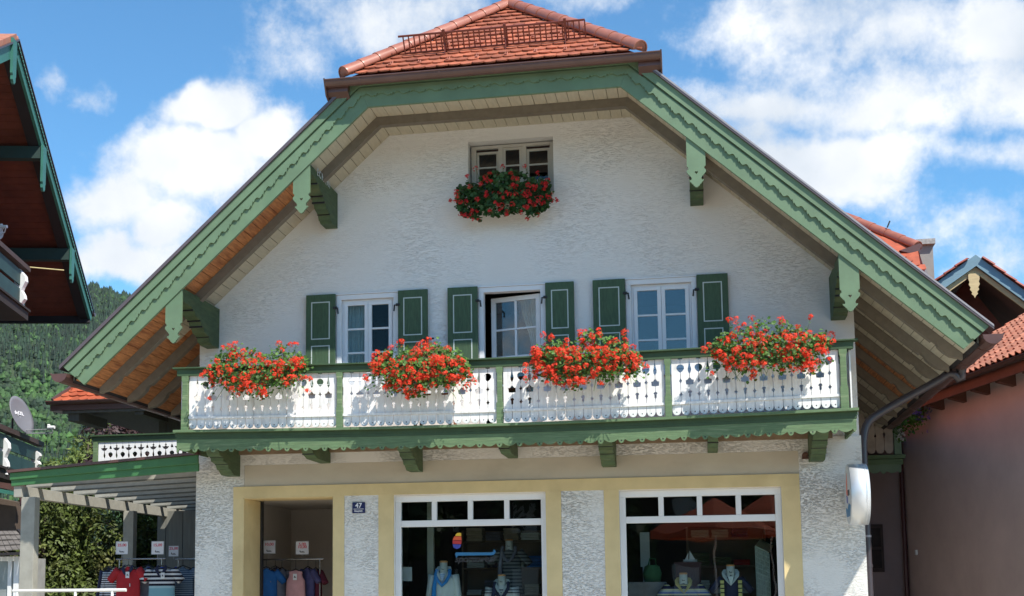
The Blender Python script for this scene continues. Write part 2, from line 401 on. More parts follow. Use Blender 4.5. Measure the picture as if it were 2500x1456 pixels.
# ================================================================== ground and hills
def ground():
    mb = MB(); mb.add([(-9000, -3000, 0), (9000, -3000, 0), (9000, 9000, 0), (-9000, 9000, 0)], [(0, 1, 2, 3)])
    tag(mb.build('ground', mat('pale_ground', (.12, .12, .10), .95, .2, .2)), kind='structure')
    mb = MB(); mb.bx(-60, 60, -45, -3.0, .0, .012)
    tag(mb.build('street_pavement', mat('pale_paving', (.43, .38, .30), .9, .12, 1.5, bump=.3, bscale=30)), kind='structure')
    mb = MB(); mb.bx(-60, 60, -3.0, .0, .0, .10)
    tag(mb.build('house_forecourt', mat('forecourt_paving', (.45, .40, .32), .9, .12, 1.5, bump=.3, bscale=30)), kind='structure')
ground()

# ================================================================== the gabled house
XC = -2.68
SL = .9026; CS = 1 / math.hypot(1, SL); SN = SL * CS       # roof pitch 42 degrees
HB, ZB = 1.79, 8.46                                        # inner corner of the bargeboard's lower edge
HT, ZT = 6.05, 4.615                                       # tips
WALL_L, WALL_R = -7.59, 2.23
house = thing('gabled_house', 'white stucco gabled house with green bargeboards, red tiled roof and fretwork balcony', 'house', (XC, 0, 0))

def off(h, z, side, d):
    """point of the slope line shifted outwards by d, on side -1 / +1"""
    return (XC + side * (h + d * SN), z + d * CS)
def slope_z(h, d=0.0):                                      # height of the line d outside the bargeboard's lower edge, at half width h
    return ZB - (h - HB) * SL + d / CS
def corner_h(z, d):                                         # half width where that line reaches height z
    return HB + (ZB + d / CS - z) / SL
ZF = 8.60                                                   # flat soffit height under the hip
def wall():
    dz = .02
    hc = corner_h(ZF + dz, .147 - .0)
    hw = WALL_R - XC
    top = [(XC + hc, ZF + dz), (XC - hc, ZF + dz)]
    outer = [(WALL_L, .1), (WALL_R, .1), (WALL_R, slope_z(hw, .147) + dz)] + top + [(WALL_L, slope_z(hw, .147) + dz)]
    holes = [rectpts(-3.30, -2.0, 7.50, 8.40), rectpts(-5.37, -4.40, 4.72, 6.12), rectpts(-3.16, -2.155, 4.0, 6.12), rectpts(-.968, .051, 4.72, 6.12),
             rectpts(-6.836, -5.406, .101, 3.03), rectpts(-4.48, -2.2, .6, 3.02), rectpts(-1.137, 1.14, .6, 3.02)]
    o = sheet(outer, holes, XZ(0), Vector((0, .35, 0)), 'wall', STUC, house)
    # flank and rear walls
    zs = slope_z(hw, .147)
    mb = MB(); mb.bx(WALL_R - .35, WALL_R - .001, .352, 13, .1, zs); mb.bx(WALL_L + .001, WALL_L + .35, .352, 13, .1, zs); mb.bx(WALL_L + .35, WALL_R - .35, 12.6, 13, .1, zs)
    mb.build('flank_wall', STUC_LO, house)
    # upper floor slab and dark rooms
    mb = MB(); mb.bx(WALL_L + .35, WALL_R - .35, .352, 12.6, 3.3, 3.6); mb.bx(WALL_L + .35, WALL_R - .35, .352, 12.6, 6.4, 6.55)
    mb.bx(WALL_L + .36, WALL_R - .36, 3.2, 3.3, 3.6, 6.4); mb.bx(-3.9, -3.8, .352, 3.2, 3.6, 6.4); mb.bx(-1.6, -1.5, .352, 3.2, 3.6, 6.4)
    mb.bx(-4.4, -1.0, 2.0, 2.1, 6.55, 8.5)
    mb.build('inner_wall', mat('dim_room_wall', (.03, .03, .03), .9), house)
    # coarse stucco piers and corner zones of the ground floor, proud of the wall
    mb = MB()
    for x0, x1, z0, z1 in ((-5.239, -4.712, .101, 3.04), (-1.973, -1.354, .101, 3.03)):
        mb.bx(x0, x1, -.028, -.001, z0, z1)
    mb.bx(WALL_L - .02, -6.999, -.022, -.001, .101, 3.70); mb.bx(WALL_L - .02, -.0 + WALL_R + .02, -.020, -.001, 3.53, 3.72)
    mb.bx(1.392, WALL_R + .02, -.022, -.001, .101, 3.53); mb.bx(-6.998, -6.83, -.0215, -.001, 3.202, 3.53)
    mb.build('coarse_stucco_band', STUC_LO, house)
    mb = MB(); mb.bx(-6.828, 1.43, -.016, -.001, 3.205, 3.528)
    mb.build('plaster_band', M_BEIGE, house)
    # yellow trim round the shop front
    t = .034
    holes = [rectpts(-6.836, -5.406, .1, 3.03), rectpts(-5.239, -4.712, .1, 3.04), rectpts(-4.48, -2.2, .6, 3.02), rectpts(-1.973, -1.354, .1, 3.03), rectpts(-1.137, 1.14, .6, 3.02)]
    mb = MB()
    for x0, x1 in ((-6.998, -6.836), (-5.406, -5.240), (-4.711, -4.48), (-2.2, -1.974), (-1.353, -1.137), (1.14, 1.391)):
        mb.bx(x0, x1, -t, -.001, .101, 3.03)
    mb.bx(-6.998, 1.391, -t - .002, -.001, 3.031, 3.203)
    mb.bx(-4.48, -2.2, -t, -.001, .1, .6); mb.bx(-1.137, 1.14, -t, -.001, .1, .6)
    mb.build('yellow_trim', M_YEL, house)
    # deep entrance: yellow jamb, passage behind
    mb = MB(); mb.bx(-6.99, -6.837, .001, .72, .1, 3.03); mb.bx(-6.836, -5.406, .351, .72, 3.031, 3.2)
    mb.bx(-6.8355, -6.824, -.033, .721, .1, 3.018); mb.bx(-6.8235, -5.407, -.033, .35, 3.018, 3.0295)
    mb.bx(-5.418, -5.407, -.033, .35, .1, 3.017)
    mb.build('door_jamb', M_YEL, house)
    mb = MB(); mb.bx(-7.23, -7.17, .72, 3.4, .1, 3.3); mb.bx(-5.405, -5.30, .352, 3.4, .1, 3.3); mb.bx(-7.2, -5.3, 3.4, 3.5, .1, 3.3); mb.bx(-7.2, -5.405, .721, 3.4, 3.06, 3.12)
    mb.build('passage_wall', M_PASS, house)
    mb = MB(); mb.bx(-6.99, -6.79, .722, .80, .1, 3.055)
    mb.build('door_frame', M_BLACK, house)
    # shop room
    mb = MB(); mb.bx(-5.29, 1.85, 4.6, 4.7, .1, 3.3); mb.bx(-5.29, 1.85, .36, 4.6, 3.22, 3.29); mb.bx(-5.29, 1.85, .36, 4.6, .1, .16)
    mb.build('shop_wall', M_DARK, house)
    mb = MB(); mb.bx(W(1043, 1300, .6).x, W(1058, 1300, .6).x, .6, .68, .16, 3.2); mb.bx(-2.3, -2.2, 1.6, 1.75, .16, 3.2)
    mb.build('shop_pillar', mat('shop_pillar_paint', (.22, .23, .19), .8, .1, 3), house)
wall()

def main_roof():
    # outer surface line = .45 outside the lower edge; roof body between .16 and .44
    Y0, Y1 = -1.585, 12.9
    he = HT + .20
    mb = MB()
    zr = slope_z(0, .44)
    for s in (-1, 1):
        a = (XC + s * (he + .1), slope_z(he + .1, .435)); b = (XC + s * (he + .1), slope_z(he + .1, .22)); c = (XC, slope_z(0, .22)); d = (XC, slope_z(0, .435))
        # stops under the hip at the front
        pts = [Vector((p[0], Y0, p[1])) for p in (a, b)]
        hf = 1.98
        P = lambda h, dd, y: Vector((XC + s * h, y, slope_z(h, dd)))
        h0, h1 = hf, he + .1
        # sloping slab: from eave to hip corner at the front, then running up to the ridge behind the hip
        yap = .36
        top = [P(h1, .435, Y0), P(h0, .435, Y0), P(0, .435, yap), P(0, .435, Y1), P(h1, .435, Y1)]
        bot = [p - Vector((s * .215 * SN, 0, .215 * CS)) for p in top]
        n = 5
        mb.add(top + bot, [(0, 1, 2, 3, 4), (9, 8, 7, 6, 5)] + [(i, (i + 1) % n, (i + 1) % n + n, i + n) for i in range(n)])
    r = mb.build('roof', M_TILE, house)
    # hip face boards
    e = -1.78; ze = 8.86
    ap = Vector((XC, .36, slope_z(0, .43)))
    L = Vector((XC - 2.05, e, ze)); Rr = Vector((XC + 2.05, e, ze))
    mb = MB(); nn = (Rr - L).cross(ap - L).normalized()
    nn = nn if nn.z > 0 else -nn
    mb.add([L - nn * .03, Rr - nn * .03, ap - nn * .03, L - nn * .13, Rr - nn * .13, ap - nn * .13], [(0, 1, 2), (5, 4, 3), (0, 1, 4, 3), (1, 2, 5, 4), (2, 0, 3, 5)])
    sub(mb, 'hip_deck', M_TILE, r)
    sub(tiles(L + (L - Rr) * .01, Rr + (Rr - L) * .01, ap, .168, .185), 'hip_tile', M_TILE, r)
    # half round caps along the hips and main ridge
    mb = MB()
    for s in (-1, 1):
        mb2 = caps(Vector((XC + s * 2.08, e - .04, ze + .02)), ap + Vector((0, -.03, .03)), .118, 11)
        mb.add(mb2.v, mb2.f, True)
    mb2 = caps(ap + Vector((0, 4.0, .02)), ap + Vector((0, -.1, .06)), .12, 10); mb.add(mb2.v, mb2.f, True)
    sub(mb, 'hip_cap', M_CAP, r, fixn=False)
    # snow guard fence
    fr = (ap - L); fr = (ap - (L + Rr) / 2); up = fr.normalized(); side = (Rr - L).normalized()
    base = (L + Rr) / 2
    mb = MB()
    def onroof(u, v, h): return base + side * u + up * v + nn * h
    x0, x1 = -1.30, 1.31; v0 = .66
    mb.beam(onroof(x0, v0 - .0, .06), onroof(x1, v0, .06), .018, .024, nn)
    mb.beam(onroof(x0 - .07, v0, .31), onroof(x1, v0, .31), .022, .026, nn)
    k = 0; x = x0
    while x <= x1 + .001:
        mb.beam(onroof(x, v0, .06), onroof(x, v0, .31), .013, .018, side); x += .079
    sub(mb, 'snow_guard', M_SNOW, r)
    for u in (-.70, .18, 1.05 - .02):
        mb = MB(); mb.beam(onroof(u, v0 - .02, 0), onroof(u, v0 - .02, .36), .04, .02, up); mb.beam(onroof(u, v0 - .14, .02), onroof(u, v0 - .02, .16), .03, .012, side)
        mb.bx(*sum(([c - .001, c + .001] for c in onroof(u, v0, .01)), []))
        sub(mb, 'guard_bracket', M_SNOW, r)
    i = 0
    for v, us in ((.27, [-1.45 + .415 * q for q in range(8)]), (1.02, [-.72 + .415 * q for q in range(5)])):
        for u in us:
            mb = MB()
            for du in (-.014, .014): mb.beam(onroof(u + du, v - .06, .02), onroof(u + du, v + .10, .05), .012, .010, nn)
            mb.beam(onroof(u - .02, v - .06, .045), onroof(u + .02, v - .06, .045), .012, .05, nn)
            sub(mb, 'snow_hook', mat('pale_snow_hook', (.42, .16, .11), .4, .1, 5), r)

def tiles(A, B, C_, tw, ex, thick=.020, tail=.55, jit=.002):
    """plain round-ended clay tiles over triangle / quad A-B (eave) and apex C_ (Vector or list of two top corners)"""
    tops = C_ if isinstance(C_, list) else [C_, C_]
    mb = MB(); u = (B - A).normalized(); mid = (tops[0] + tops[1]) / 2
    v = mid - A; v = (v - u * v.dot(u)).normalized(); n = u.cross(v).normalized()
    if n.z < 0: n = -n
    L = (mid - A).dot(v); W_ = (B - A).length
    xa = (tops[0] - A).dot(u); xb = (tops[1] - A).dot(u)
    rows = int(L / ex) + 1
    rnd = random.Random(3)
    for r in range(rows):
        vv = r * ex; t = min(1, (vv + ex * .5) / L)
        lo = xa * t; hi = W_ + (xb - W_) * t
        x = lo - (tw / 2 if r % 2 else 0) - ((lo) % tw) - tw
        while x < hi + tw:
            cx = x + tw / 2
            if cx > lo - tw * .45 and cx < hi + tw * .45:
                j = rnd.uniform(-jit, jit); tilt = .030 + rnd.uniform(-.004, .006)
                w = tw * .495
                out = [(-w, ex * 1.25), (w, ex * 1.25), (w, ex * .16)] + [(w * math.cos(a), ex * .16 - ex * .40 * math.sin(a)) for a in [math.pi * q / 8 for q in range(1, 8)]] + [(-w, ex * .16)]
                P = []
                for (a, b) in out:
                    hgt = tilt * (1 - (b / (ex * 1.25)))
                    P.append(A + u * (cx + a + j) + v * (vv + b) + n * (hgt + j * .5))
                k = len(P)
                top = [p + n * thick for p in P]
                mb.add(P + top, [tuple(range(k, 2 * k)), tuple(range(k - 1, -1, -1))] + [(i, (i + 1) % k, (i + 1) % k + k, i + k) for i in range(k)])
            x += tw
    return mb

def caps(a, b, r, n):
    """overlapping half-round ridge tiles from a (low) to b (high)"""
    mb = MB(); d = (b - a); L = d.length; d.normalize()
    s = d.cross(Vector((0, 0, 1))).normalized(); up = s.cross(d).normalized()
    for k in range(n):
        p = a + d * (L * k / n); q = a + d * (L * (k + 1) / n + .05)
        rings = []
        for pp, rr in ((p, r), (p + (q - p) * .04, r * 1.01), (p + (q - p) * .1, r), (q, r * .90)):
            ring = [pp + (s * math.cos(t) * rr + up * (math.sin(t) * rr)) for t in [-.25 + (math.pi + .5) * j / 12 for j in range(13)]]
            ring += [pp + (s * math.cos(t) * (rr - .015) + up * (math.sin(t) * (rr - .015))) for t in [-.25 + (math.pi + .5) * j / 12 for j in range(12, -1, -1)]]
            rings.append(ring)
        mb.loft(rings, True, False)
        mb.add(rings[0], [(i, i + 1, 24 - i, 25 - i) for i in range(12)])
    # closing plate at the low end
    ring = [a + d * .012 + (s * math.cos(t) * (r - .01) + up * (math.sin(t) * (r - .01))) for t in [-.25 + (math.pi + .5) * j / 12 for j in range(13)]]
    mb.add(ring, [tuple(range(13))])
    return mb
main_roof()

def gutter_profile(r, n=9): return [(-r * math.cos(math.pi * k / (n - 1)), -r * math.sin(math.pi * k / (n - 1))) for k in range(n)]
def gutter(mb, a, b, outv, r=.07, lip=True):
    """half-round gutter from a to b; outv = horizontal outward direction"""
    a = Vector(a); b = Vector(b); o = Vector(outv).normalized(); d = (b - a).normalized()
    prof = gutter_profile(r); prof2 = [(x * .93, z * .93) for x, z in prof][::-1]
    ring = prof + prof2
    mb.loft([[p + o * x + Vector((0, 0, z)) for x, z in ring] for p in (a, b)], False, False)
    for p in (a, b): mb.add([p + o * x + Vector((0, 0, z)) for x, z in prof], [tuple(range(len(prof)))])
    mb.tube([a + o * r, b + o * r], .012, 8); 
    L = (b - a).length; k = .5
    while k < L:
        p = a + d * k
        rp = [(x * 1.07, z * 1.07) for x, z in prof]
        mb.loft([[q + o * x + Vector((0, 0, z)) for x, z in rp + prof[::-1]] for q in (p - d * .012, p + d * .012)], False, True)
        k += 1.15

def eaves():
    # front gutter above the horizontal bargeboard: box like profile
    y0 = -1.87; zt = 8.80
    xa, xb = XC - 2.345, XC + 2.345
    mb = MB(); gutter(mb, (xa, y0 + .075, zt - .0), (xb, y0 + .075, zt - .0), (0, -1, 0), .085)
    # end boxes
    for s, x in ((-1, xa), (1, xb)):
        mb.prism([(x, y0 - .02, zt + .02), (x, y0 + .28, zt + .02), (x, y0 + .28, zt - .26), (x, y0 + .10, zt - .19)], (s * .02, 0, 0))
        mb.prism([(x, y0 + .12, zt - .02), (x, y0 + .30, zt - .02), (x, y0 + .30, zt - .24), (x, y0 + .12, zt - .14)], (-s * .30, 0, 0))
    g = mb.build('front_gutter', M_GUT, house)
    mb = MB(); mb.bx(XC - 2.02, XC + 2.02, -1.80, -1.765, zt + .0, zt + .045)
    sub(mb, 'eave_flashing', M_GUT2, g)
    # side gutters
    for s, nm in ((-1, 'l'), (1, 'r')):
        mb = MB(); h = HT + .335; z = 4.77
        gutter(mb, (XC + s * h, -1.72, z), (XC + s * h, 12.8, z + .02), (s, 0, 0), .125)
        mb.build('side_gutter', M_GUT, house)
    # downpipe on the right, from the outlet down to the corner and along the wall
    mb = MB(); xg = XC + HT + .33
    p = [] and [W(2338, 850, -.95), W(2338, 885, -.95), W(2325, 905, -.93), W(2290, 930, -.85), W(2210, 975, -.62), W(2135, 1018, -.32), W(2114, 1040, -.22), W(2107, 1070, -.16), W(2107, 1110, -.14)]
    top = Vector((xg, .38, 4.66)); yp = .15
    p = [top, top - Vector((.0, 0, .17)), W(2322, 908, .35), W(2288, 931, .31), W(2210, 973, .26), W(2138, 1014, .20), W(2116, 1034, .17), W(2108, 1064, .15)]
    x = W(2109, 1150, yp).x
    p.append(Vector((x, yp, W(2107, 1110, yp).z))); p.append(Vector((x, yp, .1)))
    # refine
    q = [p[0]]
    for i in range(1, len(p) - 1):
        a, b, c = p[i - 1], p[i], p[i + 1]
        for t in (.25, .5, .75, 1.0): pass
        q += [b.lerp(a, .3) if i > 1 else b, b, b.lerp(c, .3)] if False else [b]
    q.append(p[-1])
    sm = [q[0]]
    for i in range(len(q) - 1):
        a, b = q[i], q[i + 1]; sm += [a.lerp(b, .25), a.lerp(b, .75)]
    sm.append(q[-1])
    mb.tube(sm, .056, 14)
    for z in (3.6, 1.9): mb.tube([(x, yp, z - .02), (x, yp, z + .02)], .063, 14)
    mb.tube([top + Vector((0, 0, .06)), top + Vector((0, 0, -.06))], [.085, .058], 14)
    dp = mb.build('downpipe', M_PIPE, house)
    mb = MB(); mb.tube([(x, yp, 2.30), (x, yp, 2.33)], .061, 14); sub(mb, 'pipe_clamp', M_GUT2, dp)
eaves()

def barge():
    Y = -1.60
    def pt(h, d, s): return Vector((XC + s * h, Y, slope_z(h, d)))
    def poly(d0, d1, yy, th, tipcut=True, zshift=True):
        """one continuous U-shaped board set: left slope, level, right slope; d0..d1 outside the lower edge"""
        out = []
        for s in (-1, 1):
            # slope piece; lower end cut square, upper end mitred with the level piece
            hA0 = HT + .05 * 0 + d0 * .76; hA1 = HT + d1 * .76
            z0 = ZB + d0; z1 = ZB + d1
            hB0 = corner_h(z0, d0); hB1 = corner_h(z1, d1)
            P = [Vector((XC + s * hA0, yy, slope_z(hA0, d0))), Vector((XC + s * hB0, yy, z0)), Vector((XC + s * hB1, yy, z1)), Vector((XC + s * hA1, yy, slope_z(hA1, d1)))]
            out.append(P)
        z0 = ZB + d0; z1 = ZB + d1; hB0 = corner_h(z0, d0); hB1 = corner_h(z1, d1)
        e = .0015
        out.append([Vector((XC - hB0 + e, yy, z0)), Vector((XC + hB0 - e, yy, z0)), Vector((XC + hB1 - e, yy, z1)), Vector((XC - hB1 + e, yy, z1))])
        return [(p, Vector((0, th, 0))) for p in out]
    mb = MB()
    for p, t in poly(0, .40, Y, .05): mb.hexa(p, t)
    b = mb.build('bargeboard', M_GREEN, house)
    # carved overlay with a wavy lower edge
    def wave(t):                                          # t in periods -> offset of the lower edge
        f = t % 1.0
        return (.020 * math.sin(2 * math.pi * f / .78) if f < .78 else 0) - .026 * max(0, 1 - abs(f - .82) / .045) + .024 * max(0, 1 - abs(f - .92) / .05)
    per = .232; d0 = .168; d1 = .275
    mb = MB()
    for s in (-1, 1):
        hA = HT + d0 * .76 + .0; L = None
        hB = corner_h(ZB + d0, d0)
        Ls = (hA - hB) / CS
        n = int(Ls / per * 28); pts = []
        for i in range(n + 1):
            l = Ls * i / n; dd = d0 + (wave(l / per + .3) if .03 < l < Ls - .03 else 0)
            h = hA - l * CS; pts.append(Vector((XC + s * h, Y - .028, slope_z(h, dd))))
        hB1 = corner_h(ZB + d1, d1); hA1 = HT + d1 * .76
        top = [Vector((XC + s * hB1, Y - .028, ZB + d1)), Vector((XC + s * hA1, Y - .028, slope_z(hA1, d1)))]
        mb.prism(pts + top, (0, .027, 0))
    hB = corner_h(ZB + d0, d0); n = int(2 * hB / per * 28); pts = []
    for i in range(n + 1):
        x = -hB + 2 * hB * i / n; dd = d0 + (wave(i / 28.0) if 3 < i < n - 3 else 0)
        pts.append(Vector((XC + x * .9995, Y - .028, ZB + dd)))
    hB1 = corner_h(ZB + d1, d1) - .001
    mb.prism(pts + [Vector((XC + hB1, Y - .028, ZB + d1)), Vector((XC - hB1, Y - .028, ZB + d1))], (0, .027, 0))
    sub(mb, 'carved_trim', M_GREEN, b)
    # narrow top board, shadow gap below it
    mb = MB()
    for p, t in poly(.300, .405, Y - .045, .044): mb.hexa(p, t)
    sub(mb, 'cover_board', M_GREEN, b)
    for s in (-1, 1):
        mb = MB(); h1 = HT + .36; h0 = 2.0
        mb.hexa([Vector((XC + s * h1, Y - .075, slope_z(h1, .408))), Vector((XC + s * h0, Y - .075, slope_z(h0, .408))), Vector((XC + s * h0, Y - .075, slope_z(h0, .452))), Vector((XC + s * h1, Y - .075, slope_z(h1, .452)))], (0, .30, 0))
        sub(mb, 'verge_flashing', mat('verge_metal', (.10, .075, .08), .35, .1, 3, spec=.7), b)
    mb = MB()
    s = 1; h1 = HT + .36; h0 = 2.0
    mb.hexa([Vector((XC + h1, Y - .080, slope_z(h1, .432))), Vector((XC + h0, Y - .080, slope_z(h0, .432))), Vector((XC + h0, Y - .080, slope_z(h0, .4535))), Vector((XC + h1, Y - .080, slope_z(h1, .4535)))], (0, .03, 0))
    sub(mb, 'verge_edge', M_GUT2, b)
barge()

def soffit():
    # boards run along Y; thin gaps between them
    rnd = random.Random(5)
    cream, browns = MB(), {-1: MB(), 1: MB()}
    def board(mb, a, b, y0, y1, s):
        """a,b = (h,z) of the board's two long edges on the lower face"""
        P = [Vector((XC + s * a[0], y0, a[1])), Vector((XC + s * b[0], y0, b[1])), Vector((XC + s * b[0], y1, b[1])), Vector((XC + s * a[0], y1, a[1]))]
        mb.hexa(P, Vector((s * .02 * SN, 0, .02 * CS)))
    d = .147
    hc = corner_h(ZF, d)
    L = (HT + .18 - hc) / CS; w = .172; gap = .007
    n = int(L / w)
    bays = [(-1.548, -.78), (-.78, .0), (.0, 1.0), (1.0, 1.95), (1.95, 2.9), (2.9, 4.05), (4.05, 12.5)]
    hw = WALL_R - XC
    for s in (-1, 1):
        sh = rnd.uniform(0, 1)
        for i in range(n + 1):
            l0 = i * w; l1 = l0 + w - gap
            h0 = hc + l0 * CS; h1 = min(hc + l1 * CS, HT + .165)
            if h0 > HT + .10: continue
            for bi, (y0, y1) in enumerate(bays):
                if y0 > -.01:
                    if h0 < hw: continue
                if s < 0:
                    br = (bi == 0 and h0 > 2.95) or (bi == 1 and h0 > 5.30) or (bi >= 2)
                else:
                    br = bi in (4, 5)
                board(browns[s] if br else cream, (h0, slope_z(h0, d)), (h1, slope_z(h1, d)), y0 + .001, y1 - .001, s)
    x = -hc + .006
    while x < hc - .02:
        w2 = w + rnd.uniform(-.02, .03); x1 = min(x + w2 - gap, hc - .003)
        cream.bx(XC + x, XC + x1, -1.548, -.001, ZF, ZF + .02); x += w2
    c = cream.build('soffit', M_CREAM, house)
    for s in (-1, 1): browns[s].build('bare_soffit', M_BROWN, house)
    mb = MB()                                              # board backing so nothing shows through the joints
    for s in (-1, 1):
        P = [Vector((XC + s * hc, -1.548, ZF + .024)), Vector((XC + s * (HT + .2), -1.548, slope_z(HT + .2, d) + .024)), Vector((XC + s * (HT + .2), 12.5, slope_z(HT + .2, d) + .024)), Vector((XC + s * hc, 12.5, ZF + .024))]
        mb.hexa(P, (0, 0, .01))
    mb.bx(XC - hc, XC + hc, -1.548, 1, ZF + .022, ZF + .03)
    mb.build('soffit_backing', M_DARK, house)
    # rafters below the boards
    def rafter(y, full=True):
        mb = MB(); t = .13; dd = d - t
        for s in (-1, 1):
            h0 = corner_h(ZF - t, dd) if full else hw + .01; h1 = HT + .13
            top0 = slope_z(h0, d) if not full else ZF
            # scrolled tail
            lo = [Vector((XC + s * h0, y, slope_z(h0, dd)))]
            tail = [(0.60, dd), (.52, dd), (.50, dd + .022), (.44, dd + .022), (.41, dd - .004), (.33, dd - .012), (.22, dd - .004), (.12, dd + .03), (.06, dd + .055), (0, dd + .065)]
            for q, de in tail:
                h = h1 - q * CS; lo.append(Vector((XC + s * h, y, slope_z(h, de))))
            up = [Vector((XC + s * h1, y, slope_z(h1, d - .0015))), Vector((XC + s * (corner_h(ZF, d) if full else h0), y, slope_z(corner_h(ZF, d) if full else h0, d - .0015)))]
            mb.prism(lo + up, (0, .12, 0))
            if not full: mb.build('rafter', M_RAFT, house); mb = MB()
        if full:
            ha = corner_h(ZF - t, dd); hb = corner_h(ZF, d)
            mb.hexa([Vector((XC - ha + .001, y, ZF - t)), Vector((XC + ha - .001, y, ZF - t)), Vector((XC + hb - .001, y, ZF - .0015)), Vector((XC - hb + .001, y, ZF - .0015))], (0, .12, 0))
        if full: mb.build('rafter', M_RAFT, house)
    rafter(-.82)
    for y in (.16, .95, 1.9, 2.85, 4.0, 5.2, 6.4): rafter(y, False)
    # the rafter right behind the bargeboard
    mb = MB(); t = .10
    ha = corner_h(ZF - t, d - t); hb = corner_h(ZF, d)
    mb.hexa([Vector((XC - ha, -1.548, ZF - .085)), Vector((XC + ha, -1.548, ZF - .085)), Vector((XC + hb, -1.548, ZF - .0015)), Vector((XC - hb, -1.548, ZF - .0015))], (0, .10, 0))
    for s in (-1, 1):
        h0 = ha; h1 = HT + .05
        mb.hexa([Vector((XC + s * h0, -1.548, slope_z(h0, d - .085))), Vector((XC + s * h1, -1.548, slope_z(h1, d - .085))), Vector((XC + s * h1, -1.548, slope_z(h1, d - .0015))), Vector((XC + s * h0, -1.548, slope_z(h0, d - .0015)))], (0, .06, 0))
    mb.build('verge_rafter', M_RAFT, house)
    # eave fascia
    for s in (-1, 1):
        mb = MB(); h = HT + .17
        mb.hexa([Vector((XC + s * h, -1.545, slope_z(h, .17))), Vector((XC + s * h, 12.5, slope_z(h, .17))), Vector((XC + s * h, 12.5, slope_z(h, .36))), Vector((XC + s * h, -1.545, slope_z(h, .36)))], (s * .025, 0, 0))
        mb.build('eave_board', M_GREYB, house)
soffit()

def fret_outline(w, top):
    """half outline (x, z) of the carved pendant board, z measured up from its tip"""
    k = w / .25
    r = [(.018, 0), (.022, .015), (.040, .020), (.044, .040), (.060, .048), (.066, .062), (.092, .085), (.098, .105), (.078, .098), (.066, .108), (.064, .125), (.075, .150), (.100, .175), (.124, .205), (.128, .230), (.115, .250), (.100, .255), (.106, .262), (.108, .285), (.122, .290), (.125, .300), (.125, .315)]
    return [(x * k, z) for x, z in r] + [(w / 2, top)]
def pendant(x, ztip, ztopL, ztopR, y, parent, mt, thick=.035, w=.25, name='pendant_board'):
    r = fret_outline(w, 0)[:-1]
    out = [(x + a, ztip + b) for a, b in r] + [(x + w / 2, ztopR), (x - w / 2, ztopL)] + [(x - a, ztip + b) for a, b in reversed(r)]
    hz = ztip + .205; s = .022
    heart = [(x, hz - s * 1.15), (x + s * .9, hz), (x + s, hz + s * .45), (x + s * .55, hz + s * .8), (x, hz + s * .35), (x - s * .55, hz + s * .8), (x - s, hz + s * .45), (x - s * .9, hz)]
    o = sheet(out, [heart], XZ(y), Vector((0, thick, 0)), name, mt, None)
    o.parent = parent
    return o

def purlins():
    for h, ztip, bw in ((4.69, 5.175, .20), (2.775, 6.975, .19)):
        for s in (-1, 1):
            x = XC + s * h
            zt = slope_z(h, .147) - .04
            zl = ztip + .20                                   # underside at the wall
            # side profile (Y, z)
            f = -1.50
            prof = [(0.0, zl), (-.30, zl), (-.34, zl + .02), (-.40, zl + .03), (-.44, zl + .10), (-.62, zl + .14), (-.66, zl + .19), (-.72, zl + .20), (-.78, zl + .28), (-.98, zl + .32), (-1.02, zl + .37), (-1.10, zl + .38), (-1.18, zl + .42), (f, zl + .43), (f, zt), (0, zt)]
            mb = MB(); mb.prism([(x - bw / 2, a, b) for a, b in prof], (bw, 0, 0))
            p = mb.build('purlin', M_BRACK, house, bevel=.006)
            mb = MB()
            for (a, b) in ((-.44, zl + .11), (-.72, zl + .21), (-.80, zl + .285), (-1.10, zl + .385)):
                mb.bx(x - bw / 2 - .004, x + bw / 2 + .004, a - .012, a + .004, b - .02, b + .006)
            sub(mb, 'carved_groove', M_BLACK, p)
            w = .25
            zr = slope_z(h + s * (w / 2) * 1, .06); zl_ = slope_z(h - s * (w / 2), .06)
            pendant(x, ztip, zl_, zr, -1.551 - .0 + .003 - .03, p, M_GREEN)
            if s < 0 and h < 3:
                rot = Matrix.Rotation(R_(90), 4, 'Z') @ Matrix.Rotation(R_(90), 4, 'X')
                text('E C M  1911', .155, Vector((x + bw / 2 + .003, -1.12, zl + .50)), mat('carved_letter_paint', (.55, .60, .62), .8, .1, 20), parent=None, part=p, rot=rot, align='LEFT', sx=.88)
purlins()

